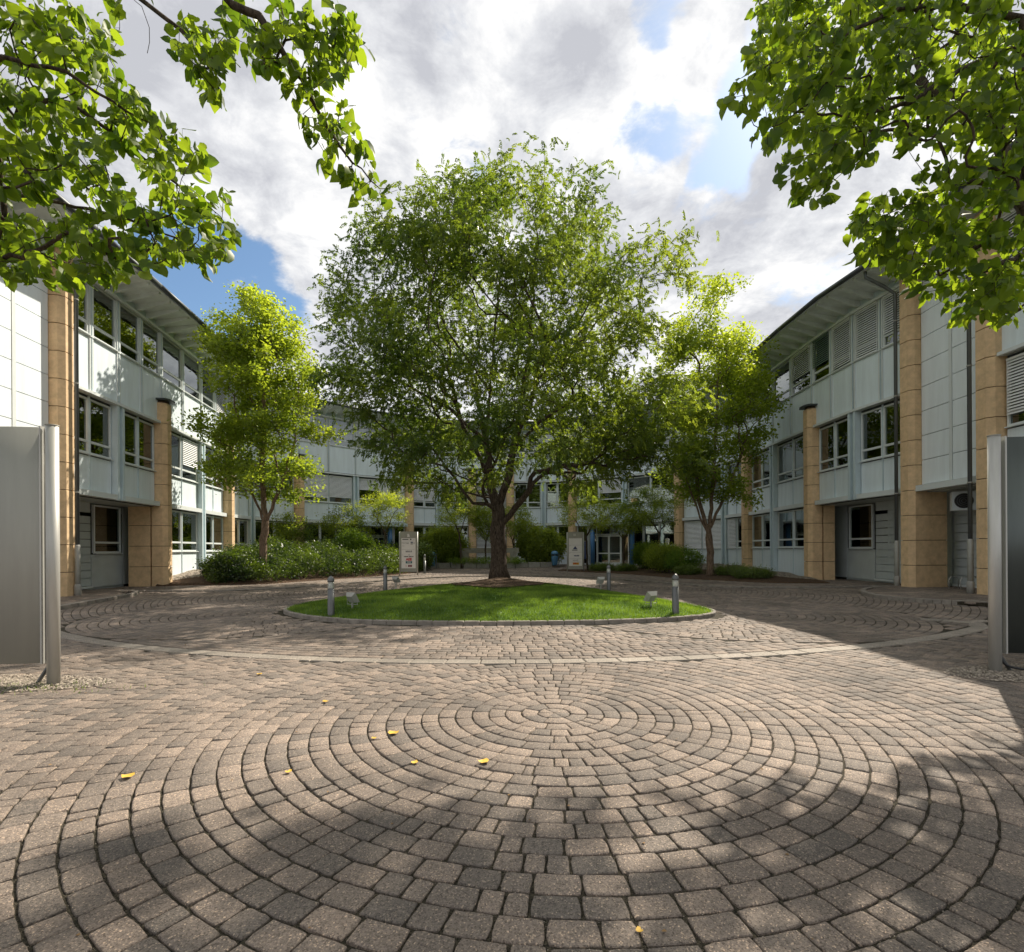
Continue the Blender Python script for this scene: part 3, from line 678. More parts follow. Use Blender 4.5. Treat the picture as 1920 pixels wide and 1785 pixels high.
# pillars
def pillar(i, name='pillar'):
    kind, p = NODES[i]; a = NODES[max(0, i-1)][1]; b = NODES[min(NN-1, i+1)][1]; bay = Bay(a, b)
    ang = bay.ang; v = bay.v
    top = 11.25 if i in (0, 1, 22, 23) else 7.9
    g0 = -0.02
    core = MB().prism([(-0.27, 0.08), (-0.27, -0.26), (-0.14, -0.40), (0.14, -0.40), (0.27, -0.26), (0.27, 0.08)], g0, top-0.01)
    pil = link('pillar', core.mesh('pillar'), bld, Vector((p.x, p.y, 0))-BO, ang, M['joint'])
    key = 'blk'
    hh = 0.87
    if key not in cache:
        me = MB().prism([(-0.31, 0.12), (-0.31, -0.30), (-0.17, -0.45), (0.17, -0.45), (0.31, -0.30), (0.31, 0.12)], 0, hh-0.022, 0.006).mesh('stone_block'); me.materials.append(M['stone']); cache[key] = me
    k = 0
    z = 0.0
    while z+hh <= top+0.25:
        if z+hh > top+0.02:
            h_ = top-z
            me = MB().prism([(-0.31, 0.12), (-0.31, -0.30), (-0.17, -0.45), (0.17, -0.45), (0.31, -0.30), (0.31, 0.12)], 0, h_-0.01, 0.006).mesh('stone_block'); me.materials.append(M['stone'])
            link('stone_block', me, pil, (0, 0, z)); break
        link('stone_block', cache[key], pil, (0, 0, z)); z += hh
    if top < 8: link('cap', MB().prism([(-0.42, 0.1), (-0.42, -0.5), (-0.2, -0.6), (0.2, -0.6), (0.42, -0.5), (0.42, 0.1)], 0, 0.07).mesh('cap'), pil, (0, 0, top+0.012), 0, M['darkzinc'])
    if i in (1, 3, 20, 22):
        SWD = 0.95 if i == 22 or i == 1 else (0.85 if i == 3 else 0.5); sw = link('side_wall', MB().box(0, 0, 0, 0.54, SWD-0.04, 3.38).mesh('side_wall'), bld, bay.w((p-a).dot(bay.u), 0.13+SWD/2, 0)-BO, ang, M['joint'])
        for q in range(4):
            h_ = min(0.87, 3.42-q*0.87)
            link('stone_block', boxmesh(0.60, SWD, h_-0.022, 'stone', 'side_stone'), sw, (0, 0, q*0.87))
for i, (k, p) in enumerate(NODES):
    if k == 'P': pillar(i)
    else:
        a = NODES[i-1][1]; b = NODES[i+1][1]; bay = Bay(a, b); x = (p-a).dot(bay.u); pp = p-BO.xy
        z0 = 0.0 if i not in (2, 21) else 3.42
        m = MB(); m.box(-0.15, -0.08, z0, 0.12, 0.30, 6.95-z0); m.box(0.15, -0.08, z0, 0.12, 0.30, 6.95-z0); m.box(0, 0.02, z0, 0.18, 0.16, 6.95-z0)
        m.build('steel_column', M['column'], bld, (pp.x, pp.y, 0), bay.ang)
# half bays
GT = {0: 'recess', 1: 'garage', 2: 'garage2', 11: 'louvre', 20: 'garage2r', 21: 'garage', 22: 'recess', 8: 'entrance', 14: 'entrance', 7: 'glass', 15: 'glass'}
BL = {('1', 4, 1): 0.62, ('1', 3, 1): 0.62, ('1', 5, 0): 0.6, ('2', 4, 1): 1.0, ('2', 4, 0): 0.0, ('2', 5, 0): 0.55, ('2', 20, 0): 0.62, ('2', 20, 1): 0.92, ('2', 21, 0): 0.97, ('2', 21, 1): 0.72, ('2', 19, 1): 0.62, ('2', 19, 0): 0.0,
      ('g', 16, 0): 0.97, ('g', 16, 1): 0.97, ('g', 17, 0): 0.97, ('1', 7, 0): 0.8, ('1', 7, 1): 0.75, ('1', 8, 0): 0.4, ('1', 8, 1): 0.75, ('1', 9, 0): 0.7, ('1', 9, 1): 0.7, ('1', 23, 0): 0.8, ('1', 23, 1): 0.8, ('2', 23, 0): 0.9, ('2', 23, 1): 0.8,
      ('1', 14, 1): 0.5, ('2', 15, 0): 0.7, ('2', 8, 1): 0.5, ('2', 6, 1): 0.6}
GREEN = {('2', 20, 0), ('2', 20, 1)}
for i in range(NN-1):
    bay = Bay(NODES[i][1], NODES[i+1][1]); L_ = bay.L; ka, kb = NODES[i][0], NODES[i+1][0]
    ta = 0.33 if ka == 'P' else 0.23; tb = 0.33 if kb == 'P' else 0.23
    x0, x1 = ta, L_-tb; w = (x1-x0)/2; xm = (x0+x1)/2; g = GT.get(i, 'win'); eps = 0.003*(i % 2)
    panels = i in (0, 22)
    bands = []
    # ---- ground floor
    if g == 'win':
        bands.append((-0.05, 1.46))
        for j in (0, 1):
            xc = x0+(j+0.5)*w
            bay.box('wall_panel', xc, 0, 0.0, w-0.05, 0.04, 1.44, 'panel'); bay.window(xc, 0.02, 1.50, w-0.04, 1.86, True, BL.get(('g', i, j)))
        bay.box('mullion', xm, -0.02, 0, 0.035, 0.06, 3.38, 'column')
    elif g in ('glass', 'entrance'):
        nW = 3 if g == 'glass' else 4
        for j in range(nW):
            ww = (x1-x0)/nW; xc = x0+(j+0.5)*ww
            bay.window(xc, 0.05, 0.30, ww-0.02, 3.08, True)
        bay.box('base_rail', xm, 0.05, 0.0, x1-x0, 0.12, 0.26, 'frame')
    elif g == 'louvre':
        m = MB(); Rm = Matrix.Rotation(R(35), 4, 'X')
        for q in range(62): m.box(0, 0, -0.006, x1-x0, 0.10, 0.012, Matrix.Translation((0, 0, 0.3+q*0.105)) @ Rm)
        lo = m.mesh('louvre'); lo.materials.append(M['blind']); bay.put('louvre', lo, xm, -0.05, 0); bands.append((-0.05, 6.95))
    else:
        # recess with grey cladding behind
        yb = 1.45
        spans = [('slat', x0-0.3, x1+0.3)]
        if g == 'garage2': spans = [('slat', -0.1, L_-2.0), ('win', L_-2.0, L_-0.02)]
        if g == 'garage2r': spans = [('win', 0.02, 1.9), ('slat', 1.9, L_+0.1)]
        if g == 'recess': spans = [('slat', -0.2, L_*0.45), ('slat', L_*0.45, L_)]
        for kind_, a_, b_ in spans:
            xc = (a_+b_)/2; ww = b_-a_
            if kind_ == 'slat':
                for q in range(9): bay.box('cladding_panel', xc, yb, 0.2+q*0.30, ww-0.04, 0.04, 0.272, 'garage')
                bay.box('cladding_panel', xc, yb, 3.02, ww-0.04, 0.04, 0.38, 'garage'); bay.box('base_rail', xc, yb-0.05, 0.10, ww, 0.1, 0.08, 'frame')
            else:
                bay.box('cladding_panel', xc, yb, 0.12, ww-0.06, 0.05, 1.28, 'garage'); bay.window(xc, yb, 1.45, ww-0.3, 1.9, True)
        if g == 'garage2': bay.box('cladding_panel', L_+0.45, yb, 0.12, 0.9, 0.05, 3.28, 'garage')
        if g == 'garage2r': bay.box('cladding_panel', -0.45, yb, 0.12, 0.9, 0.05, 3.28, 'garage')
        bay.box('recess_wall', L_/2, yb+0.15+eps, -0.02, L_+0.3, 0.2, 1.42 if g.startswith('garage2') else 3.4, 'garage')
    # first floor
    if panels:
        bands.append((3.45, 11.2))
        ww = (x1-x0-0.14)/2
        for j, sx in ((0, -1), (1, 1)):
            for q in range(9):
                bay.box('wall_panel', xm+sx*(ww/2+0.07), -0.03, 3.66+q*0.845, ww-0.012, 0.05, 0.823, 'panel_white')
        bay.box('cover_strip', xm, -0.045, 3.66, 0.12, 0.05, 7.6, 'frame')
        bay.box('ledge', xm, -0.12, 3.42, x1-x0+0.2, 0.30, 0.2, 'frame')
    elif g != 'louvre':
        bands += [(3.40, 4.86), (6.86, 8.96), (10.88, 11.2)]
        for j in (0, 1):
            xc = x0+(j+0.5)*w
            bay.box('wall_panel', xc, 0, 3.64, w-0.05, 0.04, 1.19, 'panel'); bay.window(xc, 0.02, 4.90, w-0.04, 1.93, True, BL.get(('1', i, j)))
        bay.box('mullion', xm, -0.02, 3.64, 0.035, 0.06, 3.26, 'column')
        bay.box('ledge', xm, -0.10, 3.42+eps, x1-x0, 0.26, 0.19, 'frame')
    else: bands += [(6.8, 8.96), (10.88, 11.2)]
    # second floor: windows run straight on over the pillars
    if not panels:
        w2 = L_/2
        for j in (0, 1):
            xc = (j+0.5)*w2
            bay.box('wall_panel', xc, -0.10, 7.08, w2-0.05, 0.04, 1.84, 'panel')
            bv = BL.get(('2', i, j)); bay.window(xc, -0.08, 8.98, w2-0.20, 1.90, True, bv, 'blind_green' if (('2', i, j) in GREEN and j == 0) else 'blind')
            bay.box('mullion', j*w2+0.07, -0.12, 7.08, 0.05, 0.08, 3.82, 'frame'); bay.box('mullion', (j+1)*w2-0.07, -0.12, 7.08, 0.05, 0.08, 3.82, 'frame')
            bay.box('cover_strip', (j+1)*w2, -0.155, 7.08, 0.03, 0.04, 3.8, 'column')
        bay.box('ledge', L_/2, -0.12, 6.93+eps, L_+0.02, 0.30, 0.10, 'frame'); bay.box('sill', L_/2, -0.14, 8.92+eps, L_+0.01, 0.10, 0.035, 'frame')
        bay.box('fascia', L_/2, -0.10, 10.92+eps, L_+0.02, 0.10, 0.32, 'column'); bay.box('head_rail', L_/2, -0.22, 10.86+eps, L_+0.0, 0.12, 0.10, 'frame')
    for a_, b_ in bands:
        bay.box('spandrel_wall', L_/2, 0.105, a_+eps, L_+0.02, 0.14, b_-a_, 'backing')
    m = MB().box(0, 0, 0, L_+0.1, 0.12, 11.1)
    o = bay.put('inner_wall', m.mesh('inner_wall'), L_/2, 4.2+eps, eps); o.data.materials.append(M['interior'])
    for zf in (3.40, 6.95, 11.0): bay.box('floor_slab', L_/2, 2.2, zf+eps*1.5, L_+1.0, 4.0, 0.18 if zf > 3.5 else 0.12, 'garage')
# roof
def offset(d):
    out = []
    for i in range(NN):
        p = NODES[i][1]; ns = []
        if i > 0: ns.append(Bay(NODES[i-1][1], p).v)
        if i < NN-1: ns.append(Bay(p, NODES[i+1][1]).v)
        nn = sum(ns, Vector((0, 0))).normalized(); c = nn.dot(ns[0]); out.append(p+nn*d/max(c, 0.5))
    return out
o0, o1, o2, o3 = offset(-0.05), offset(-1.5), offset(-1.62), offset(6.0)
for i in range(NN-1):
    mb = MB(); q = [o0[i], o0[i+1], o1[i+1], o1[i]]; zz = [11.22, 11.22, 11.46, 11.46]
    mb.add([Vector((p.x, p.y, z)) for p, z in zip(q, zz)]+[Vector((p.x, p.y, z+0.05)) for p, z in zip(q, zz)], [(0, 1, 2, 3), (7, 6, 5, 4), (0, 4, 5, 1), (1, 5, 6, 2), (2, 6, 7, 3), (3, 7, 4, 0)])
    sf = mb.build('soffit', M['soffit'], bld, -BO)
    L_ = (NODES[i+1][1]-NODES[i][1]).length; nr = max(2, int(round(L_/0.72)))
    for k in range(nr):
        t = (k+0.5)/nr; a = o0[i].lerp(o0[i+1], t); b = o1[i].lerp(o1[i+1], t); dd = (b-a); ln = dd.length
        m = MB(); s_ = (11.46-11.22)/ln
        m.add([(0, -0.06, -0.26), (ln-0.08, -0.06, -0.10+s_*ln), (ln-0.08, 0.06, -0.10+s_*ln), (0, 0.06, -0.26), (0, -0.06, -0.003), (ln-0.08, -0.06, s_*ln-0.003), (ln-0.08, 0.06, s_*ln-0.003), (0, 0.06, -0.003)], [(0, 3, 2, 1), (4, 5, 6, 7), (0, 1, 5, 4), (1, 2, 6, 5), (2, 3, 7, 6), (3, 0, 4, 7)])
        m.build('rafter', M['soffit'], sf, (a.x, a.y, 11.22), math.atan2(dd.y, dd.x))
    mb = MB(); q = [o1[i], o1[i+1], o3[i+1], o3[i]]; zz = [11.53, 11.53, 11.42, 11.42]
    mb.add([Vector((p.x, p.y, z)) for p, z in zip(q, zz)]+[Vector((p.x, p.y, z+0.10)) for p, z in zip(q, zz)], [(0, 1, 2, 3), (7, 6, 5, 4), (0, 4, 5, 1), (1, 5, 6, 2), (2, 6, 7, 3), (3, 7, 4, 0)])
    mb.build('roof', M['darkzinc'], bld, -BO)
    mb = MB().tube([Vector((*o2[i], 11.52)), Vector((*o2[i+1], 11.52))], 0.095, 10); mb.build('gutter', M['darkzinc'], bld, -BO, 0, True)
    mb = MB(); q = [o3[i], o3[i+1]]
    mb.add([(q[0].x, q[0].y, 0), (q[1].x, q[1].y, 0), (q[1].x, q[1].y, 11.45), (q[0].x, q[0].y, 11.45)], [(0, 1, 2, 3)]); mb.build('rear_wall', M['panel'], bld, -BO)
for i in (0, NN-1):
    a = NODES[i][1]; b = o3[i]; mb = MB(); bb = Bay(a, b); mb.box(bb.L/2, 0, 0, bb.L, 0.12, 11.3); o = mb.build('end_wall', M['panel'], bld, Vector((a.x, a.y, 0))-BO, bb.ang)
# downpipes
def downpipe(x, y, ox, oy, top=11.2):
    m = MB().tube([Vector((0, 0, 1.6)), Vector((0, 0, 10.6)), Vector((ox*0.4, oy*0.4, 10.9)), Vector((ox, oy, 11.25)), Vector((ox, oy, 11.5))], 0.058, 10)
    p = m.build('downpipe', M['zinc'], bld, Vector((x, y, 0))-BO, 0, True)
    link('pipe_sleeve', MB().lathe([(0.075, 0.0), (0.075, 1.65), (0.06, 1.68)], 12).mesh('pipe_sleeve', True), p, (0, 0, 0.05), 0, M['steel'])
    link('pipe_foot', MB().lathe([(0.095, 0.0), (0.095, 0.38), (0.078, 0.42)], 12).mesh('pipe_foot', True), p, (0, 0, 0.04), 0, M['concrete'])
    for z in (3.4, 6.9, 9.6): link('pipe_bracket', MB().lathe([(0.07, 0), (0.07, 0.04)], 10).mesh('pipe_bracket'), p, (0, 0, z), 0, M['steel'])
b1 = Bay(NODES[1][1], NODES[2][1]); q = b1.w(0.12, -0.56); downpipe(q.x, q.y, 0.9, 0.05)
b1 = Bay(NODES[21][1], NODES[22][1]); q = b1.w(b1.L-0.42, -0.40); downpipe(q.x, q.y, -1.0, 0.1)
b1 = Bay(NODES[22][1], NODES[23][1]); q = b1.w(b1.L-0.42, -0.42); downpipe(q.x, q.y, -1.0, 0.1)
# entrance canopies and blue columns
for sgn, idx in ((-1, 8), (1, 14)):
    bay = Bay(NODES[idx][1], NODES[idx+1][1]); L_ = bay.L
    c = W(sgn*8.85, 34.5); ang = bay.ang
    pc = Vector((c.x, c.y, 0))-BO
    for sx in (-1, 1):
        q = W(sgn*8.85+sx*1.38, 34.0-sgn*sx*0.9*0.0-(0.6 if sx*sgn > 0 else -0.2)); MB().lathe([(0.17, 0.25), (0.17, 3.25)], 18).build('blue_column', M['blue'], bld, Vector((q.x, q.y, 0))-BO, 0, True)
    cano = MB().box(0, 0, 3.27, 4.4, 2.6, 0.14).build('canopy', M['frame'], bld, pc, ang)
    link('canopy_edge', MB().box(0, -1.33, 3.22, 4.46, 0.05, 0.24).mesh('canopy_edge'), cano, (0, 0, 0), 0, M['column'])
    # glazed porch with double door
    dr = MB()
    for xx in (-1.5, -0.95, 0.95, 1.5): dr.box(xx, -0.2, 0.25, 0.07, 0.08, 3.0)
    dr.box(0, -0.2, 3.18, 3.0, 0.075, 0.07); dr.box(0, -0.2, 2.55, 3.0, 0.07, 0.07); dr.box(0, -0.2, 0.25, 3.0, 0.07, 0.1)
    pd = dr.build('porch_frame', M['frame'], bld, pc, ang)
    for sx in (-1, 1):
        d_ = MB(); d_.box(-0.42, 0, 0, 0.07, 0.05, 2.15); d_.box(0.42, 0, 0, 0.07, 0.05, 2.15); d_.box(0, 0, 0, 0.77, 0.048, 0.12); d_.box(0, 0, 2.05, 0.77, 0.048, 0.1); d_.box(0, 0, 0.75, 0.77, 0.05, 0.09)
        link('door', d_.mesh('door'), pd, (sx*0.46, -0.2, 0.36), 0, M['frame'])
        link('pane', boxmesh(0.8, 0.01, 2.1, 'glass', 'pane'), pd, (sx*0.46, -0.195, 0.38)); link('pane', boxmesh(0.5, 0.01, 2.8, 'glass', 'pane'), pd, (sx*1.22, -0.195, 0.35))
        link('side_glazing', boxmesh(0.012, 1.4, 2.9, 'glass', 'side_glazing'), pd, (sx*1.5, 0.55, 0.3))
# air conditioner under the right soffit
b1 = Bay(NODES[22][1], NODES[23][1])
ac = MB().box(0, 0, 0, 0.85, 0.36, 0.62).build('air_conditioner', M['panel_white'], None, b1.w(1.1, 0.85, 2.70), b1.ang+R(62))
tag(ac, 'white outdoor air conditioner box hung under the overhang beside the stone pillar', 'air conditioner')
fan = MB(); 
for rr_ in (0.24, 0.18, 0.12, 0.06):
    fan.tube([Vector((rr_*math.cos(a/20*6.283), 0, rr_*math.sin(a/20*6.283))) for a in range(21)], 0.006, 4)
link('fan_guard', fan.mesh('fan_guard'), ac, (-0.12, -0.19, 0.31), 0, M['zinc'])
link('fan_opening', MB().tube([Vector((0, 0, 0)), Vector((0, -0.008, 0))], 0.25, 24).mesh('fan_opening'), ac, (-0.12, -0.181, 0.31), 0, M['black'])
# bicycle stand
for k in range(3):
    b_ = b1.w(0.9+k*0.35, 0.55+k*0.1, walk_z)
    st = MB().tube([Vector((0, -0.15, 0)), Vector((0, -0.15, 0.3)), Vector((0, -0.08, 0.4)), Vector((0, 0.08, 0.4)), Vector((0, 0.15, 0.3)), Vector((0, 0.15, 0))], 0.014, 8).build('bicycle_hoop', M['steel_pole'], None, b_, b1.ang, True)
    tag(st, ['small steel bicycle hoop closest to the tall stone pillar', 'middle small steel bicycle hoop under the overhang', 'small steel bicycle hoop nearest the downpipe'][k], 'bicycle stand', 'bicycle hoops under the right overhang')
# ------------------------------------------------------------------ trees
def grow(roots, attr, seed, step=0.4, bend=0.25, lenw=0.30, hp=0.5):
    """roots: list of polylines (first starts at the ground, others start at a point of earlier ones); attr: (N,3) ends of twigs"""
    rg = np.random.default_rng(seed); pos = []; par = []; dirs = []; path = []
    for pl in roots:
        pl = [np.array(p, float) for p in pl]
        if not pos: prev = -1; start = 0
        else:
            d = np.linalg.norm(np.array(pos)-pl[0], axis=1); prev = int(np.argmin(d)); start = 1
        for k in range(start, len(pl)):
            p = pl[k]
            if prev >= 0:
                a = pos[prev]; L_ = np.linalg.norm(p-a); m = max(1, int(round(L_/step)))
                for q in range(1, m+1):
                    pp = a+(p-a)*q/m
                    if q < m: pp = pp+rg.normal(0, 0.03*step/0.4, 3)
                    pos.append(pp); par.append(prev); dirs.append((p-a)/max(L_, 1e-6)); path.append(path[prev]+L_/m); prev = len(pos)-1
            else: pos.append(p); par.append(-1); dirs.append(np.array([0, 0, 1.0])); path.append(0); prev = 0
    nroot = len(pos)
    ctr = np.array(roots[0][-1], float); zmin = ctr[2]-0.5*0
    o = np.argsort(np.linalg.norm(attr-ctr, axis=1)); tips = []
    for i in o:
        t = attr[i]; PA = np.array(pos); d = np.linalg.norm(PA-t, axis=1)
        cost = d+lenw*np.array(path)+hp*np.maximum(0, PA[:, 2]-t[2]+0.25*d)
        cost[PA[:, 2] < roots[0][0][2]+0.55*(ctr[2]-roots[0][0][2])] += 50
        j = int(np.argmin(cost)); a = pos[j]; L_ = d[j]; m = max(1, int(round(L_/step)))
        c = a+dirs[j]*L_*0.35+np.array([0, 0, bend*L_*0.4]); prev = j
        for q in range(1, m+1):
            s = q/m; pp = (1-s)**2*a+2*s*(1-s)*c+s*s*t
            if q < m: pp = pp+rg.normal(0, 0.035*L_/max(m, 1), 3)
            dv = pp-pos[prev]; pos.append(pp); par.append(prev); dirs.append(dv/max(np.linalg.norm(dv), 1e-6)); path.append(path[prev]+np.linalg.norm(dv)); prev = len(pos)-1
        tips.append(prev)
    return np.array(pos), np.array(par), np.array(dirs), tips, nroot
def wood(pos, par, r_tip, r_root, flare=1.5, flare_h=0.5, side_min=4, nroot=0):
    n = len(pos); ch = [[] for _ in range(n)]
    for i, p in enumerate(par):
        if p >= 0: ch[p].append(i)
    leaves = sum(1 for c in ch if not c); e = math.log(max(2, leaves))/math.log(r_root/r_tip)
    acc = np.zeros(n)
    for i in range(n-1, -1, -1):
        if not ch[i]: acc[i] = r_tip**e
        if par[i] >= 0: acc[par[i]] += acc[i]
    # nodes were appended parents first
    rad = acc**(1/e)
    z0 = pos[0][2]; big = MB(); small = MB()
    hh = pos[:, 2]-z0; rad = rad*np.where(hh < flare_h, 1+(flare-1)*(1-hh/flare_h)**2, 1)
    stack = [0]; starts = [(0, None)]
    while starts:
        s, pr = starts.pop(); chain = [s] if pr is None else [pr, s]; cur = s
        while ch[cur]:
            cs = sorted(ch[cur], key=lambda k: -acc[k])
            for k in cs[1:]: starts.append((k, cur))
            cur = cs[0]; chain.append(cur)
        rr_ = [rad[k] for k in chain]
        if pr is not None: rr_[0] = min(rr_[0], rr_[1]*1.15)
        r0 = rr_[0]; mb = big if r0 > 0.05 else small
        mb.tube([pos[k] for k in chain], rr_, 14 if r0 > 0.2 else (8 if r0 > 0.06 else (5 if r0 > 0.02 else 3)))
    return big, small, rad
def leaf_quad(wd=0.42): return [(0, 0, 0), (-wd/2, 0.45, 0.05), (0, 1, -0.05), (wd/2, 0.45, 0.05)]
def sprig(pairs, L_, l, wd=0.36, droop=0.12):
    """pinnate leaf: leaflets both sides of a stalk, y is the stalk"""
    v = []; f = []; rg = random.Random(int(pairs*1000+L_*777+droop*99))
    for k in range(pairs):
        y = L_*(0.25+0.75*k/(pairs-1)); z = -droop*(y/L_)**2*L_
        for s in (-1, 1):
            b = len(v); a = 0.85-0.45*k/pairs+rg.gauss(0, 0.16); ll = l*rg.uniform(0.75, 1.15); dx, dy = s*math.sin(a+0.2)*ll, math.cos(a+0.2)*ll; zt = -rg.uniform(0.15, 0.75)*l
            nx, ny = -dy/l*wd*l/2, dx/l*wd*l/2
            v += [(0, y, z), (dx*0.45+nx, y+dy*0.45+ny, z+0.02*l), (dx*0.85, y+dy*0.9, z+zt), (dx*0.45-nx, y+dy*0.45-ny, z+0.02*l)]; f += [(b, b+1, b+2), (b, b+2, b+3)]
    b = len(v); v += [(0, L_, -droop*L_), (-wd*l/2, L_+l*0.5, -droop*L_), (0, L_+l, -droop*L_*1.3), (wd*l/2, L_+l*0.5, -droop*L_)]; f += [(b, b+1, b+2), (b, b+2, b+3)]
    return v, f
def cluster(nl, size, spread, seed, wd=0.75):
    rg = random.Random(seed); v = []; f = []
    for k in range(nl):
        a = rg.random()*6.28; c = Vector((rg.gauss(0, spread), abs(rg.gauss(0, spread))*1.2, rg.gauss(0, spread*0.6)))
        d = Vector((math.cos(a), math.sin(a)*0.8+0.3, rg.uniform(-0.7, 0.1))).normalized(); s = d.cross(Vector((rg.gauss(0, 0.4), rg.gauss(0, 0.4), 1))).normalized(); l = size*rg.uniform(0.7, 1.2)
        b = len(v); v += [c, c+d*l*0.4+s*l*wd/2, c+d*l, c+d*l*0.4-s*l*wd/2]; f += [(b, b+1, b+2), (b, b+2, b+3)]
    return [tuple(x) for x in v], f
def foliage(name, parent, org, pts, outd, per, spread, tmpl, smin, smax, mat, tintfun, seed, droop=0.4, kind='stuff'):
    rg = np.random.default_rng(seed); n = len(pts)*per
    Pn = np.repeat(pts, per, 0)+rg.normal(0, 1, (n, 3))*np.array([spread, spread, spread*0.7])
    d = np.repeat(outd, per, 0)*0.8+rg.normal(0, 0.75, (n, 3)); d[:, 2] -= droop
    up = np.tile([0, 0, 1.0], (n, 1))+rg.normal(0, 0.35, (n, 3))
    Vs = []; Fs = []; Ts = []; off = 0
    tn = np.clip(tintfun(Pn)+rg.normal(0, 0.16, n), 0, 1); sc = rg.uniform(smin, smax, n); sel = rg.integers(0, len(tmpl), n)
    for q, (tv, tf) in enumerate(tmpl):
        k = sel == q
        V, F, T_ = scatter(tv, tf, frames(d[k], up[k], sc[k]), Pn[k], tn[k]); Vs.append(V); Fs.append(F+off); Ts.append(T_); off += len(V)
    V = np.concatenate(Vs)-np.array(org)
    o = link(name, tri_mesh(name, V, np.concatenate(Fs), np.concatenate(Ts), mat), parent)
    if kind: o['kind'] = kind
    return o
def put_wood(root, org, big, small, mat):
    for mb, nm in ((big, 'trunk'), (small, 'twigs')):
        if mb.v:
            mb.v = [(x-org[0], y-org[1], z-org[2]) for x, y, z in mb.v]; o_ = mb.build(nm, mat, root, (0, 0, 0), 0, True)
            if nm == 'twigs': o_['kind'] = 'stuff'
def clumps(env, n, seed, nclump, sig, shell=0.35):
    """points in a crown: clump centres spread through env(), points gathered round them"""
    rg = np.random.default_rng(seed); cs = env(rg, nclump); k = rg.integers(0, nclump, n)
    return cs[k]+rg.normal(0, 1, (n, 3))*sig*np.array([1, 1, 0.6])
def profile_env(cx, cy, prof, inner=0.45, depth=0.85):
    """prof: rows (z, left, right); points biased to the outside"""
    z = np.array([p[0] for p in prof]); l = np.array([p[1] for p in prof]); r = np.array([p[2] for p in prof])
    def env(rg, n):
        out = []
        area = np.interp(np.linspace(z.min(), z.max(), 200), z[::-1] if z[0] > z[-1] else z, ((l+r)[::-1] if z[0] > z[-1] else (l+r)))
        zz = np.linspace(z.min(), z.max(), 200); p = area**2+0.2; p /= p.sum()
        zi = rg.choice(zz, n, p=p); a = rg.random(n)*6.283; rad = np.sqrt(inner**2+(1-inner**2)*rg.random(n))
        lo = np.interp(zi, z[::-1], l[::-1]); ro = np.interp(zi, z[::-1], r[::-1])
        c = np.cos(a); w_ = np.where(c < 0, lo, ro); x = cx+c*w_*rad; y = cy+np.sin(a)*(lo+ro)/2*depth*rad
        return np.column_stack([x, y, zi])
    return env
def fbm(p, s): return np.array([mnoise.noise(Vector(q)*s) for q in p])

# ---- the big tree on the island
org = (-0.55, 23.0, 0.25)
ct = empty('island_tree', org); tag(ct, 'big spreading broad leaved tree with dark trunk standing alone on the grass island', 'tree')
prof = [(17.7, 0.6, 1.3), (16.9, 2.2, 2.6), (16.0, 4.0, 3.6), (15.2, 5.3, 4.9), (14.3, 6.2, 6.4), (12.6, 6.9, 7.0), (10.4, 7.3, 7.2), (8.2, 7.3, 7.4), (6.6, 6.8, 7.3), (5.5, 5.8, 6.6), (4.8, 3.6, 4.6)]
att = clumps(profile_env(-0.45, 23.2, prof, 0.30, 0.88), 1700, 21, 250, 0.62)
att = np.concatenate([att, np.array([(-0.4+rng.normal(0, .5), 23+rng.normal(0, .5), z) for z in np.linspace(16.6, 18.0, 12)]), np.array([(1.15+rng.normal(0, .35), 23+rng.normal(0, .5), z) for z in np.linspace(16.5, 17.9, 12)])])
dz_ = att[:, 2]
att = np.concatenate([att, clumps(profile_env(0.3, 22.0, [(6.4, 5.5, 7.0), (5.4, 5.2, 6.4), (4.4, 4.0, 5.2), (3.9, 3.0, 4.4)], 0.4, 0.8), 340, 23, 48, 0.45), clumps(lambda r_, n_: np.column_stack([r_.uniform(3.6, 7.6, n_), r_.uniform(18.5, 23.5, n_), r_.uniform(4.8, 7.6, n_)]), 50, 24, 9, 0.45)])
# keep the inside over the fork open
rr_ = np.hypot(att[:, 0]+0.5, att[:, 1]-23.2); att = att[~((rr_ < 4.2) & (att[:, 2] < 7.6) & (att[:, 2] > 4.3) & (rng.random(len(att)) < 0.85))]
B0 = np.array(org); t0 = [(-0.55, 23, 0.15), (-0.58, 23, 1.2), (-0.62, 23, 2.4), (-0.6, 23, 3.3)]
roots = [t0, [t0[3], (-0.95, 23.1, 4.6), (-1.1, 23.3, 6.2), (-0.9, 23.2, 8.4), (-0.7, 23.2, 11.0), (-0.4, 23.1, 14.0)], [t0[3], (-0.2, 22.9, 4.4), (0.15, 22.8, 6.0), (0.5, 22.9, 8.2), (0.9, 22.9, 11.5), (1.1, 23, 14.2)],
         [t0[2], (0.15, 22.7, 3.3), (0.75, 22.3, 4.0), (0.85, 22.2, 5.4)], [(-1.1, 23.3, 6.2), (-2.6, 23.0, 7.6), (-4.6, 22.4, 8.6), (-6, 22, 9.2)], [(0.15, 22.8, 6.0), (2.0, 22.2, 7.4), (4.2, 21.8, 8.4)],
         [(-0.95, 23.1, 4.6), (-2.0, 21.6, 6.6), (-2.6, 19.8, 9.0)], [(0.5, 22.9, 8.2), (2.6, 23.8, 10.6), (4.2, 24.6, 12.8)], [(-0.9, 23.2, 8.4), (-2.6, 23.8, 11), (-3.8, 24.2, 13.4)], [(0.15, 22.8, 6.0), (1.0, 21.2, 8.0), (1.4, 19.6, 10.0)], [(-1.1, 23.3, 6.2), (-1.6, 25.2, 8.6), (-1.8, 27, 10.5)]]
pos, par, dirs, tips, nr = grow(roots, att, 5, 0.45, 0.3, 0.28)
big, small, rad = wood(pos, par, 0.008, 0.34, 1.55, 0.9)
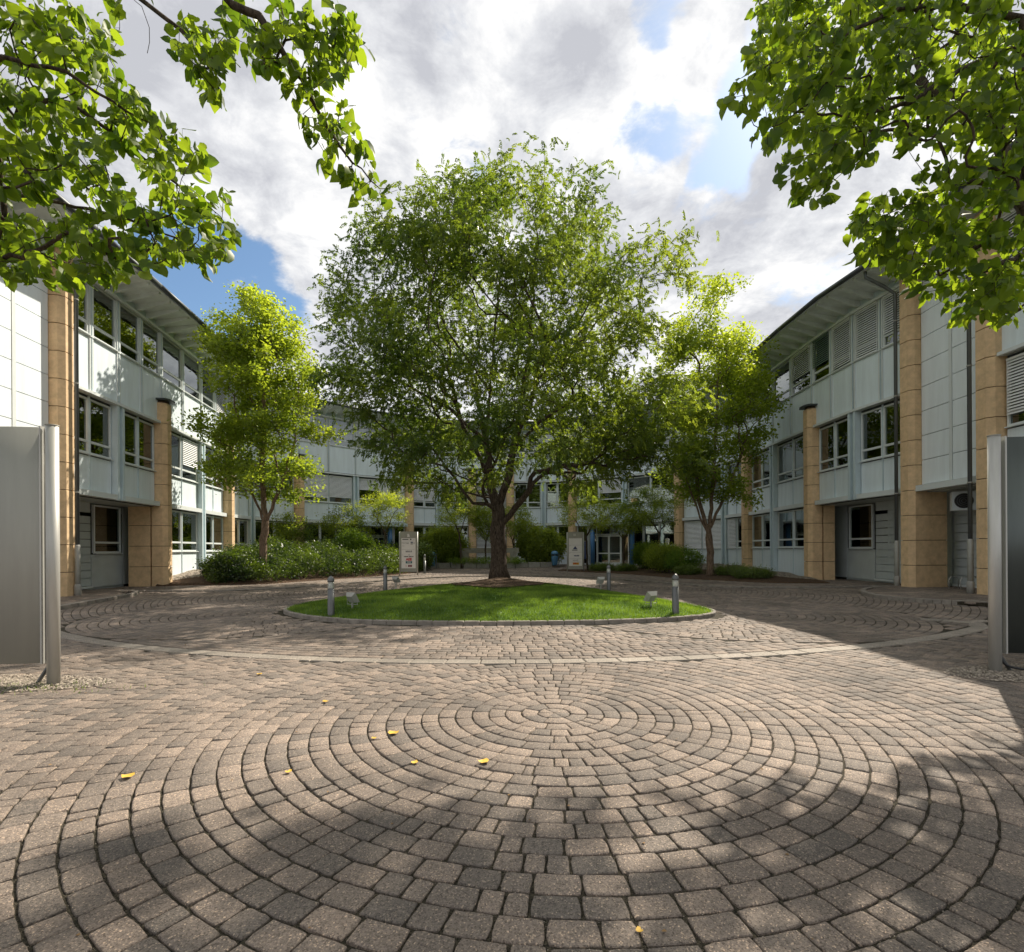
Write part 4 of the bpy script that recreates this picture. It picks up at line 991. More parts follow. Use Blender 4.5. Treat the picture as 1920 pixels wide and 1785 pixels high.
put_wood(ct, org, big, small, M['bark'])
fine = np.array([i for i in range(len(pos)) if rad[i] < 0.028]); tp = pos[fine]; dr_ = dirs[fine]
sp = [sprig(6, 0.38, 0.125, 0.50, 0.35), sprig(5, 0.30, 0.135, 0.52, 0.2), sprig(4, 0.26, 0.13, 0.5, 0.3), sprig(6, 0.34, 0.12, 0.48, 0.6)]
def tint_main(p): return 0.36+0.55*fbm(p, 0.45)+0.03*(p[:, 0]-2)
foliage('foliage', ct, org, tp, dr_, 10, 0.29, sp, 0.68, 1.05, M['leaf_main'], tint_main, 31, 0.35)
# tufts of brown seed keys
ns = 420; k = rng.choice(len(tips), ns); pp = pos[np.array(tips)[k]]+rng.normal(0, 0.15, (ns, 3)); cv, cf = cluster(10, 0.055, 0.07, 3, 0.6)
V, F, T_ = scatter(cv, cf, frames(rng.normal(0, 1, (ns, 3)), np.tile([0, 0, 1.], (ns, 1)), rng.uniform(0.8, 1.5, ns)), pp-np.array(org), rng.random(ns))
o = link('seed_clusters', tri_mesh('seeds', V, F, T_, M['seed']), ct); o['kind'] = 'stuff'

# ---- the two maples
def maple(name, label, org, prof, seed, forks, n, ncl, mat, r_root, bark, tint0, group=None, per=7, lsize=0.115, sig=0.42, tip=0.007, spread=0.2, depth=0.9, step=0.4):
    t = empty(name, org); tag(t, label, 'tree', group)
    att = clumps(profile_env(org[0], org[1], prof, 0.2, depth), n, seed, ncl, sig)
    roots = [[np.array(org)+np.array(q) for q in pl] for pl in forks]
    pos, par, dirs, tips, nr = grow(roots, att, seed, step, 0.35, 0.22)
    big, small, rad = wood(pos, par, tip, r_root, 1.35, 0.4)
    put_wood(t, org, big, small, bark)
    fine = np.array([i for i in range(len(pos)) if rad[i] < tip*2.6])
    tm = [cluster(6, lsize, lsize*1.1, seed+q) for q in range(3)]
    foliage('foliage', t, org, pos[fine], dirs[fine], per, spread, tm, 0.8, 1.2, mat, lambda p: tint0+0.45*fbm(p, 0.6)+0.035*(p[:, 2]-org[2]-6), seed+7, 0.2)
    return t
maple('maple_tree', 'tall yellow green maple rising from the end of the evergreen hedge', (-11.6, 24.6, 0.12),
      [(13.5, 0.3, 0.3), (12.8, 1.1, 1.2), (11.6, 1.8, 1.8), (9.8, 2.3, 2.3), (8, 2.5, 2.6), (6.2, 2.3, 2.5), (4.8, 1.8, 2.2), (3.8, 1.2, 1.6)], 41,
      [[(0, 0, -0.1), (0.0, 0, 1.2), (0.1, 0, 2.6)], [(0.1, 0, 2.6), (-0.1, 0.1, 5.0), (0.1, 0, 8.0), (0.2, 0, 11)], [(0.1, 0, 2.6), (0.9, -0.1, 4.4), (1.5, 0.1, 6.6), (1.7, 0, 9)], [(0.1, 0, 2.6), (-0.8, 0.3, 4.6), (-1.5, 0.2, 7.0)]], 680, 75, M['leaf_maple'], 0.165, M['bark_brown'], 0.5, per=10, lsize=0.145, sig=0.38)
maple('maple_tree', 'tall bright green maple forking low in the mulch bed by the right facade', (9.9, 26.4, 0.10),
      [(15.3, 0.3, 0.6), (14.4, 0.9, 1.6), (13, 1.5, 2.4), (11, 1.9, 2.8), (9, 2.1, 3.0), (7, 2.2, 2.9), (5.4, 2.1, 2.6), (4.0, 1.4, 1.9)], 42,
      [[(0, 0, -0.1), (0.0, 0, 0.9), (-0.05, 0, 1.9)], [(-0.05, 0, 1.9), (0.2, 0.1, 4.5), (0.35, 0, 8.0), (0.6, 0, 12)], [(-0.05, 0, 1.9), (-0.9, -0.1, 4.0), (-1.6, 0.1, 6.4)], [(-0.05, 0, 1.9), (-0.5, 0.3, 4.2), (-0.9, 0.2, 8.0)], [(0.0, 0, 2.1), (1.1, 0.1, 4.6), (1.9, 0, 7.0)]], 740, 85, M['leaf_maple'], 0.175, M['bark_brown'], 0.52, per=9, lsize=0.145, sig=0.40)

# ---- small trees in the rear beds
SM = [(-13.9, 33.2, 3.5, 1.1, 0.45, 'small thin tree between the sandstone pillar and the hedge on the left'),
      (-11.2, 35.2, 4.0, 1.5, 0.55, 'small spreading tree above the hedge in front of the left blue columns'),
      (-8.4, 35.2, 5.6, 1.6, 0.85, 'small yellow green tree directly left of the directory board with red lettering'),
      (-3.55, 37.0, 5.6, 1.35, 0.85, 'small leaning yellow green tree in the planter left of the big trunk'),
      (-1.9, 37.4, 4.3, 0.9, 0.55, 'thin young tree standing in front of the louvred wall'),
      (0.3, 38.2, 4.4, 1.1, 0.55, 'thin young tree in the planter just right of the big trunk'),
      (4.75, 33.2, 5.0, 1.75, 0.75, 'small round crowned tree right beside the directory board with the triangle logo'),
      (7.2, 34.0, 4.6, 1.7, 0.5, 'small leaning tree in front of the right entrance doors'),
      (8.6, 31.6, 5.4, 2.0, 0.32, 'slim dark tree between the right entrance and the maple')]
for q, (x, y, h, rad_, tn, lab) in enumerate(SM):
    z = float(terr(x, y))+0.05; lean = rnd.uniform(-0.25, 0.25)
    fk = [[(0, 0, -0.05), (lean*0.5, 0, h*0.22), (lean, 0, h*0.42)], [(lean, 0, h*0.42), (lean-rad_*0.35, 0.1, h*0.62)], [(lean, 0, h*0.42), (lean+rad_*0.35, -0.1, h*0.64)]]
    c0 = lean
    prof_ = [(h+z, rad_*0.2, rad_*0.2), (h*0.9+z, rad_*0.65, rad_*0.6), (h*0.75+z, rad_, rad_), (h*0.62+z, rad_*0.95, rad_), (h*0.52+z, rad_*0.6, rad_*0.55)]
    maple('small_tree', lab, (x, y, z), prof_, 60+q, fk, 150, 36, M['leaf_small'], 0.062, M['bark'], tn, 'small ornamental trees in the rear beds', per=9, lsize=0.085, sig=0.24, tip=0.004, spread=0.15, step=0.3)

# ---- shrubs
def shrub(name, label, x, y, z, w, d, h, mat, tn, seed, n=900, lsize=0.09, group=None, cat='shrub'):
    t = empty(name, (x, y, z)); tag(t, label, cat, group); rg = np.random.default_rng(seed)
    a = rg.random(n)*6.283; u = rg.random(n)*2-1; r = (0.55+0.45*rg.random(n)**0.5); s_ = np.sqrt(1-u*u)
    px_ = np.column_stack([np.cos(a)*s_*r*w/2, np.sin(a)*s_*r*d/2, h*0.55+u*r*h*0.45])
    px_ *= (1+0.22*fbm(px_+seed, 1.3))[:, None]; px_[:, 2] = np.abs(px_[:, 2])
    st = MB()
    for k in range(9):
        q = px_[rg.integers(0, n)]; st.tube([Vector((q[0]*0.1, q[1]*0.1, 0)), Vector((q[0]*0.4, q[1]*0.4, q[2]*0.5)), Vector(q)], [0.018, 0.012, 0.005], 4)
    st.build('stems', M['bark'], t)
    out = px_/np.linalg.norm(px_, axis=1, keepdims=True)
    tm = [cluster(5, lsize, lsize*1.2, seed+q, 0.5) for q in range(2)]
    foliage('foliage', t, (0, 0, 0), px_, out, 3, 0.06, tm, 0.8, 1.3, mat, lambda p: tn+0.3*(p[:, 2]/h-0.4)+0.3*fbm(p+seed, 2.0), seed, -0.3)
    return t
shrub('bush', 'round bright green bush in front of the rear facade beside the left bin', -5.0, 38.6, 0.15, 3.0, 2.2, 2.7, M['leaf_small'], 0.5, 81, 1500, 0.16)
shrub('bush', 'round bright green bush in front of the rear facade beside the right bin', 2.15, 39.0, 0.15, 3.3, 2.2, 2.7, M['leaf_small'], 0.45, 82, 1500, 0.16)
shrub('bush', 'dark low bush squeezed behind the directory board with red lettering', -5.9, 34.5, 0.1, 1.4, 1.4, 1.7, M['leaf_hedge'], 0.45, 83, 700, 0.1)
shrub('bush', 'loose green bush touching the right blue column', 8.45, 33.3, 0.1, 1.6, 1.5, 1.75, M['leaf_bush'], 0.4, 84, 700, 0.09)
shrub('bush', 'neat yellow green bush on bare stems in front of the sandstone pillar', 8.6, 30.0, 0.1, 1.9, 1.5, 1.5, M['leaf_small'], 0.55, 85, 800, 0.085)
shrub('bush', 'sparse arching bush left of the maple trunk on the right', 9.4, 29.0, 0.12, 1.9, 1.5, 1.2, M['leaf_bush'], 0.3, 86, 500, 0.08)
for q, (x, y, w_, h_, lab) in enumerate([(5.6, 32.6, 1.3, 0.35, 'low spreading ground cover plant at the foot of the small tree near the board'), (6.9, 31.9, 1.0, 0.32, 'small low green plant in the middle of the mulch bed'), (10.9, 26.2, 1.5, 0.45, 'low juniper just right of the right maple trunk'), (11.0, 24.2, 1.9, 0.4, 'low juniper at the gravel edge of the right bed'), (9.2, 27.6, 1.2, 0.4, 'low juniper behind the right maple trunk')]):
    shrub('ground_cover', lab, x, y, 0.1, w_, w_*0.8, h_, M['leaf_hedge'], 0.55, 90+q, 420, 0.06, None, 'plant')
# hedge: one evergreen mass
hg = empty('evergreen_hedge', (-9.5, 27, 0)); tag(hg, 'long dark evergreen rhododendron hedge in front of the left facade', 'hedge')
n = 6200; u = 0.13+0.87*rng.random(n); v = 0.03+0.75*rng.random(n)*np.clip(0.35+1.8*u, 0.4, 1); x, y, z = bankL(u, v)
top = (0.45+0.85*np.clip(u*2.2, 0, 1))*(1-0.92*np.exp(-v/0.10))*(1+0.25*np.sin(u*31)*np.cos(v*9))*(np.clip((1.04-u)/0.06, 0, 1)**0.5)*np.clip((u-0.08)/0.1, 0.15, 1)
px_ = np.column_stack([x, y, z+top*np.sqrt(rng.random(n))])
px_ += rng.normal(0, 0.06, px_.shape)
out = np.column_stack([0.3+rng.normal(0, 0.4, n), -0.6+rng.normal(0, 0.4, n), 0.9+rng.normal(0, 0.3, n)])
tm = [cluster(6, 0.11, 0.09, 200+q, 0.42) for q in range(3)]
foliage('foliage', hg, (-9.5, 27, 0), px_, out, 3, 0.08, tm, 0.8, 1.25, M['leaf_hedge'], lambda p: 0.22+0.6*fbm(p, 1.1)+0.25*np.clip(p[:, 0]+9, 0, 2)*0.4, 77, -0.4)
st = MB()
for k in range(120):
    i = rng.integers(0, n); st.tube([Vector((x[i]+9.5, y[i]-27, z[i])), Vector(px_[i])+Vector((9.5, -27, 0))], [0.015, 0.006], 4)
st.build('stems', M['bark'], hg)
shrub('bush', 'tall tuft of rhododendron standing above the hedge in front of the left entrance', -10.0, 33.4, 0.5, 2.2, 1.6, 2.0, M['leaf_bush'], 0.45, 97, 900, 0.1)

# ------------------------------------------------------------------ near trees hanging into the picture
HV = [(0, 0.06, 0), (0, 0.5, 0.02), (0, 1.0, -0.22), (-0.24, -0.05, 0.05), (-0.46, 0.20, 0.10), (-0.40, 0.55, 0.06), (-0.17, 0.84, -0.07), (0.24, -0.05, 0.05), (0.46, 0.20, 0.10), (0.40, 0.55, 0.06), (0.17, 0.84, -0.07)]
HF = [(0, 4, 3), (0, 1, 4), (1, 5, 4), (1, 6, 5), (1, 2, 6), (0, 7, 8), (0, 8, 1), (1, 8, 9), (1, 9, 10), (1, 10, 2)]
HV2 = [(x*1.0, y, z+0.10*abs(x)*2-0.15*y*y) for x, y, z in HV]; HV3 = [(x*0.9, y, -z*0.6+0.06*math.sin(y*5)) for x, y, z in HV]
def polysample(poly, n, rg, holes=()):
    poly = np.array(poly, float); lo, hi = poly.min(0), poly.max(0); out = []
    while len(out) < n:
        q = lo+(hi-lo)*rg.random((n, 2)); k = in_poly(q[:, 0], q[:, 1], poly)
        for h in holes: k &= ~in_poly(q[:, 0], q[:, 1], np.array(h, float))
        out += list(q[k])
    return np.array(out[:n])
def near_tree(name, label, org, roots, regions, seed, leaf, extra=None, r_root=0.2, seeds=60):
    t = empty(name, org); tag(t, label, 'tree', None); rg = np.random.default_rng(seed); att = []
    for poly, holes, n, d0, d1 in regions:
        q = polysample(poly, n, rg, holes); d = d0+(d1-d0)*rg.random(n)
        att += [tuple(P(a, b, c)) for (a, b), c in zip(q, d)]
    att = np.array(att)
    if extra is not None:  # unseen overhead twigs, added to cut the skylight on the near paving
        extra = extra[(extra[:, 1] < 0.5) | ((extra[:, 2]-0.35-EYE)/np.maximum(extra[:, 1]+0.3, 0.1) > 1.12) | (np.abs(extra[:, 0])/np.maximum(extra[:, 1], 0.1) > 1.15)]; att = np.concatenate([att, extra])
    pos, par, dirs, tips, nr = grow(roots, att, seed, 0.14, 0.15, 0.03, 0.0)
    big, small, rad = wood(pos, par, 0.0035, r_root, 1.3, 0.5, nroot=nr)
    put_wood(t, org, big, small, M['bark'])
    fine = np.array([i for i in range(nr, len(pos)) if rad[i] < 0.010]); tipi = np.array(tips)
    nodes = np.concatenate([fine, tipi, tipi, tipi, tipi]); per = 1
    n = len(nodes); base_ = pos[nodes]; dd = dirs[nodes]
    off = rg.normal(0, 1, (n, 3)); off[:, 2] -= 0.3; off /= np.linalg.norm(off, axis=1, keepdims=True); off *= rg.uniform(0.03, 0.11, n)[:, None]
    bp = base_+off
    d = dd*0.5+off*5+rg.normal(0, 0.35, (n, 3)); d[:, 2] -= 0.85
    up = rg.normal(0, 1, (n, 3))*np.array([1, 1, 0.6])+np.array([0, -0.35, 0.75]); sc = leaf*(0.45+0.75*rg.random(n)**0.8)
    tn = np.clip(0.42+0.22*rg.normal(0, 1, n)+0.25*fbm(bp, 1.2), 0, 1); Mx = frames(d, up, sc); sel = rg.integers(0, 3, n); TM = [HV, HV2, HV3]
    ppx = np.abs(bp[:, 0]/bp[:, 1]); inview = (ppx < 0.98) & ((bp[:, 2]-EYE)/bp[:, 1] < 1.05) & (bp[:, 1] > 0.5)
    score = np.where(inview, sc/bp[:, 1], -1); o = np.argsort(-score); ind = o[:300]; rest = o[300:]
    meshes = []
    tints = [0.05, 0.32, 0.60, 0.95]
    for tv in TM:
        for tt in tints: meshes.append(tri_mesh('leaf', np.array(tv), np.array(HF), np.full(len(tv), tt), M['leaf_near'], False))
    for i in ind:
        me = meshes[sel[i]*4+int(min(3, tn[i]*4))]; ob = bpy.data.objects.new('leaf', me); col.objects.link(ob); ob.parent = t
        mm = np.eye(4); mm[:3, :3] = Mx[i]; mm[:3, 3] = bp[i]-np.array(org); ob.matrix_local = Matrix(mm.tolist())
    Vs = []; Fs = []; Ts = []; of = 0
    for q in range(3):
        k = rest[sel[rest] == q]; V, F, T_ = scatter(TM[q], HF, Mx[k], bp[k]-np.array(org), tn[k]); Vs.append(V); Fs.append(F+of); Ts.append(T_); of += len(V)
    ob = link('foliage', tri_mesh('foliage', np.concatenate(Vs), np.concatenate(Fs), np.concatenate(Ts), M['leaf_near']), t); ob['kind'] = 'stuff'
    # leaf stalks and seed clusters
    st = MB()
    for i in o[:900]: st.tube([base_[i]-np.array(org), bp[i]-np.array(org)], 0.0018, 3)
    st.build('leaf_stalks', M['leaf_stalk'], t)
    ns = seeds; k = rg.choice(len(tips), ns); pp = pos[np.array(tips)[k]]; sd = MB()
    for q in pp:
        for _ in range(9):
            c = Vector(q)-Vector(org)+Vector((rg.normal(0, 0.035), rg.normal(0, 0.035), rg.normal(-0.03, 0.035))); r = 0.009
            sd.add([c+Vector(v)*r for v in ((1, 0, 0), (-1, 0, 0), (0, 1, 0), (0, -1, 0), (0, 0, 1.3), (0, 0, -1.3))], [(0, 2, 4), (2, 1, 4), (1, 3, 4), (3, 0, 4), (2, 0, 5), (1, 2, 5), (3, 1, 5), (0, 3, 5)])
    ob = sd.build('seed_clusters', M['seed'], t); ob['kind'] = 'stuff'
    return t
M['leaf_stalk'] = plain('green leaf stalk', (0.12, 0.15, 0.04), 0.6)
lo = (-7.4, 4.4, 0.0)
Lr = [[(-7.4, 4.4, 0), (-7.3, 4.4, 1.6), (-7.1, 4.5, 3.2)],
      [(-7.1, 4.5, 3.2), (-6.2, 4.9, 5.4), P(0, 165, 5.4), P(137, 179, 5.4), P(237, 250, 5.5), P(317, 320, 5.6), P(417, 396, 5.7)],
      [(-7.1, 4.5, 3.2), (-6.4, 5.2, 4.6), P(0, 335, 5.7), P(62, 352, 5.7), P(146, 375, 5.8), P(208, 388, 5.8), P(292, 412, 5.9), P(375, 458, 6.0)],
      [(-6.2, 4.9, 5.4), P(10, 90, 5.0), P(130, 120, 5.0), P(240, 195, 5.1), P(300, 225, 5.2)],
      [(-6.2, 4.9, 5.4), (-5.2, 5.0, 7.2), P(200, -60, 5.4), P(287, 0, 5.4), P(346, 46, 5.4), P(400, 120, 5.4), P(413, 150, 5.4)],
      [(-5.2, 5.0, 7.2), (-3.6, 5.0, 7.8), P(442, 0, 5.2), P(492, 21, 5.2), P(537, 92, 5.2), P(583, 167, 5.25), P(625, 242, 5.3), P(665, 300, 5.3), P(717, 350, 5.3)],
      [P(0, 335, 5.7), P(40, 440, 5.8), P(130, 480, 6.0), P(210, 500, 6.1)],
      [(-7.1, 4.5, 3.2), (-6.6, 3.0, 5.0), (-4.6, 1.2, 6.6), (-1.6, 0.2, 7.2)], [(-4.6, 1.2, 6.6), (-5.5, -1.5, 7.0)],
      [P(200, -60, 5.4), P(272, 0, 5.0), P(286, 40, 5.0), P(282, 88, 5.0)]]
near_tree('catalpa_tree', 'heart leaved tree whose branches hang into the upper left corner', lo, Lr,
          [([(0, 0), (200, 0), (225, 110), (305, 190), (370, 260), (450, 395), (430, 480), (300, 480), (150, 515), (0, 500)], [[(235, 300), (290, 290), (285, 350), (240, 345)], [(90, 330), (140, 320), (170, 360), (120, 365)]], 360, 4.9, 6.3),
           ([(335, 40), (420, 0), (650, 0), (690, 90), (630, 150), (665, 230), (690, 290), (745, 335), (730, 360), (660, 360), (600, 270), (560, 190), (530, 120), (480, 90), (440, 60), (410, 180), (345, 110)], [], 125, 5.0, 5.6),
           ([(-300, -200), (0, -250), (0, 500), (-300, 500)], [], 120, 4.6, 6.2), ([(0, -200), (650, -250), (640, -5), (0, -5)], [], 70, 5.0, 6.4)], 301, 0.132, np.column_stack([rng.uniform(-9.0, 0.5, 480), rng.uniform(-3.5, 3.0, 480), rng.uniform(5.6, 8.5, 480)]), 0.17)
ro = (9.6, 8.6, 0.0)
Rr = [[(9.6, 8.6, 0), (9.5, 8.6, 1.8), (9.3, 8.5, 3.4)],
      [(9.3, 8.5, 3.4), (8.4, 8.2, 5.6), P(1920, 100, 7.6), P(1802, 148, 7.4), P(1710, 207, 7.2), P(1600, 230, 7.0), P(1480, 215, 6.8)],
      [(8.4, 8.2, 5.6), (8.2, 8.4, 7.2), P(1920, 50, 8.0), P(1784, 22, 7.8), P(1690, 30, 7.5), P(1560, 90, 7.2), P(1450, 130, 7.0)],
      [(9.3, 8.5, 3.4), P(1900, 350, 8.4), P(1800, 360, 7.8), P(1700, 400, 7.4), P(1620, 430, 7.2)],
      [(9.3, 8.5, 3.4), P(1960, 480, 8.2), P(1860, 520, 7.8), P(1780, 540, 7.6)],
      [(8.4, 8.2, 5.6), P(1850, 200, 9.4), P(1740, 180, 10.5), P(1620, 150, 11.0)],
      [P(1740, 180, 10.5), P(1650, 90, 11.5), P(1540, 60, 11.8)], [(9.3, 8.5, 3.4), (9.0, 6.4, 5.6), (7.4, 3.6, 7.4), (4.5, 1.8, 8.2), (2.0, 0.6, 8.4)], [(7.4, 3.6, 7.4), (7.6, 0.6, 8.2), (6.5, -2, 8.6)],
      [(9.0, 6.4, 5.6), (8.6, 7.0, 8.4), P(1700, -120, 8.6), P(1520, -160, 8.4)], [P(1740, 180, 10.5), P(1680, -20, 12.0), P(1560, -90, 12.6), P(1470, 20, 13.4)]]
near_tree('catalpa_tree', 'heart leaved tree filling the upper right corner in front of the building', ro, Rr,
          [([(1425, 5), (1440, 60), (1405, 115), (1378, 190), (1410, 235), (1445, 265), (1460, 330), (1510, 385), (1545, 395), (1580, 330), (1640, 290), (1700, 230), (1920, 150), (1920, 0)], [], 260, 6.3, 8.2),
           ([(1700, 235), (1920, 150), (1920, 620), (1850, 625), (1790, 585), (1745, 590), (1700, 525), (1620, 500), (1580, 435), (1620, 395), (1690, 370)], [[(1660, 330), (1740, 260), (1770, 300), (1700, 375)]], 300, 6.6, 8.6),
           ([(1430, 10), (1430, 180), (1480, 300), (1640, 270), (1800, 260), (1900, 300), (1900, 0)], [], 360, 9.5, 12.5),  # deeper sprays added so their shadow falls on the front paving
           ([(1425, -20), (1425, 200), (1560, 230), (1640, 0)], [], 150, 12.0, 14.5),  # farthest sprays, added to carry that shadow further left
           ([(1440, -250), (1950, -250), (1950, -5), (1425, -5)], [], 360, 7.0, 11.0),  # twigs above the frame, thickened for more shade on the paving
           ([(1930, -200), (2250, -200), (2250, 560), (1930, 600)], [], 160, 7.0, 10.0)], 302, 0.162, np.column_stack([rng.uniform(0.5, 11.5, 620), rng.uniform(-3.5, 5.5, 620), rng.uniform(6.4, 10.0, 620)]), 0.22, 40)
# ------------------------------------------------------------------ street furniture
def bollard(x, y, z, label, h=0.87):
    r = 0.072; t = empty('bollard_light', (x, y, z)); tag(t, label, 'bollard light', 'bollard lights round the island')
    MB().lathe([(r*1.02, -0.03), (r, 0.0), (r, h*0.68)], 20).build('post', M['bollard'], t, (0, 0, 0), 0, True)
    m = MB()
    m.lathe([(r*0.78, h*0.68), (r*0.78, h*0.85)], 20); m.build('lens', M['lens'], t, (0, 0, 0), 0, True)
    for k in range(5): MB().lathe([(r*0.8, 0), (r*0.99, 0.003), (r*0.99, 0.009), (r*0.8, 0.012)], 20).build('ring', M['lens'], t, (0, 0, h*(0.695+0.031*k)), 0, True)
    MB().lathe([(r, h*0.85), (r*1.02, h*0.87), (r*1.0, h*0.92), (r*0.55, h*0.975), (r*0.12, h), (0.002, h*1.002)], 20).build('cap', M['bollard'], t, (0, 0, 0), 0, True)
for px_, py_, lab in ((620, 1156, 'grey bollard light at the front left of the grass island'), (722, 1106, 'grey bollard light at the back left edge of the grass island'), (1141, 1113, 'grey bollard light at the back right edge of the grass island'), (1266, 1164, 'grey bollard light at the front right of the grass island')):
    x, y = G(px_, py_); bollard(x, y, 0.08, lab)
x, y = G(796, 1075); bollard(x, y, 0.03, 'slim pale bollard light just right of the directory board with red lettering', 1.2)
def flood(x, y, z, ang, tilt, label, s=1.0):
    t = empty('garden_floodlight', (x, y, z), ang); tag(t, label, 'floodlight', 'floodlights in the grass island')
    MB().box(0, 0, -0.1, 0.03, 0.03, 0.22).build('stake', M['steel'], t)
    mm = Matrix.Translation((0, 0, 0.24*s)) @ Matrix.Rotation(R(tilt), 4, 'X')
    hsg = MB(); hsg.add([mm @ Vector(v) for v in ((-0.15*s, -0.03, -0.14*s), (0.15*s, -0.03, -0.14*s), (0.15*s, -0.03, 0.14*s), (-0.15*s, -0.03, 0.14*s), (-0.09*s, 0.07, -0.09*s), (0.09*s, 0.07, -0.09*s), (0.09*s, 0.07, 0.09*s), (-0.09*s, 0.07, 0.09*s))], [(0, 1, 2, 3), (7, 6, 5, 4), (0, 4, 5, 1), (1, 5, 6, 2), (2, 6, 7, 3), (3, 7, 4, 0)])
    hsg.build('housing', M['steel'], t)
    g = MB().box(0, -0.034, -0.125*s, 0.27*s, 0.006, 0.25*s, mm); g.build('front_glass', M['lens'], t)
    MB().tube([Vector((-0.17*s, 0, 0.24*s)), Vector((-0.17*s, 0, 0.08)), Vector((0.17*s, 0, 0.08)), Vector((0.17*s, 0, 0.24*s))], 0.008, 6).build('bracket', M['steel'], t)
for (px_, py_, an, ti, lab) in ((660, 1149, 150, -32, 'grey garden floodlight leaning beside the front left bollard'), (742, 1104, 160, -40, 'white fronted floodlight beside the back left bollard'), (1126, 1114, 195, -25, 'small floodlight on a stake left of the back right bollard'), (1220, 1157, 205, -35, 'tilted garden floodlight beside the front right bollard')):
    x, y = G(px_, py_); flood(x, y, 0.1+0.08, R(an), ti, lab, 0.95)

# steel boards at the courtyard mouth, seen from behind
def board(px_, py_, sgn, ztop, label, zb):
    x, y = G(px_, py_); t = empty('steel_board', (x, y, 0)); tag(t, label, 'sign board', None)
    MB().lathe([(0.062, -0.05), (0.062, ztop)], 20).build('pole', M['steel_pole'], t, (0, 0, 0), 0, True)
    MB().lathe([(0.066, ztop), (0.066, ztop+0.012), (0.003, ztop+0.014)], 20).build('pole_cap', M['steel'], t, (0, 0, 0), 0, True)
    n = 18; fr = []; bk = []; arc = []
    for i in range(n+1):
        u = i/n; X = sgn*(0.08+1.75*u); Y = 0.02+0.60*u-0.30*math.sin(math.pi*u); arc.append((X, Y))
    m = MB(); vs = []; fs = []
    for i, (X, Y) in enumerate(arc): vs += [(X, Y, zb), (X, Y, ztop-0.01), (X, Y+0.05, zb), (X, Y+0.05, ztop-0.01)]
    for i in range(n):
        a = i*4; b = a+4; fs += [(a, b, b+1, a+1), (a+2, a+3, b+3, b+2), (a+1, b+1, b+3, a+3), (a, a+2, b+2, b)]
    fs += [(0, 1, 3, 2), (n*4, n*4+2, n*4+3, n*4+1)]
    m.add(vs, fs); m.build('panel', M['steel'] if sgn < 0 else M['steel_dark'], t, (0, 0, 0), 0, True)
    m = MB().box(sgn*0.105, 0.0, zb, 0.018, 0.085, ztop-zb-0.005); m.build('edge_strip', M['steel_pole'], t)
    ex, ey = arc[-1]
    MB().lathe([(0.062, -0.05), (0.062, ztop)], 16, ex+sgn*0.07, ey).build('pole', M['steel_pole'], t, (0, 0, 0), 0, True)
    MB().tube([Vector((sgn*0.02, 0.0, zb+0.02)), Vector((sgn*0.22, 0.02, -0.02))], 0.02, 6).build('brace', M['bollard'], t)
    return t
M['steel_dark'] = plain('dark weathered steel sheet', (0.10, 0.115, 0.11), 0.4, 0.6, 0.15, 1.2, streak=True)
M['steel'] = M['steel']
bl_ = board(99, 1268, -1, 2.93, 'tall curved steel sign board at the left edge seen from behind', 0.24)
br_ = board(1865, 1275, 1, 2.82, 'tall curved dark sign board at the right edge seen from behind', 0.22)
x, y = G(1865, 1275)
cb = MB().tube(catmull([(x+0.05, y, 0.20), (x+0.12, y-0.02, 0.08), (x+0.35, y-0.06, 0.035), (x+0.8, y-0.05, 0.03), (x+1.3, y, 0.03)], 8), 0.014, 8).build('power_cable', M['black'], None, (0, 0, 0), 0, True)
tag(cb, 'black cable trailing on the ground from the right steel board', 'cable')

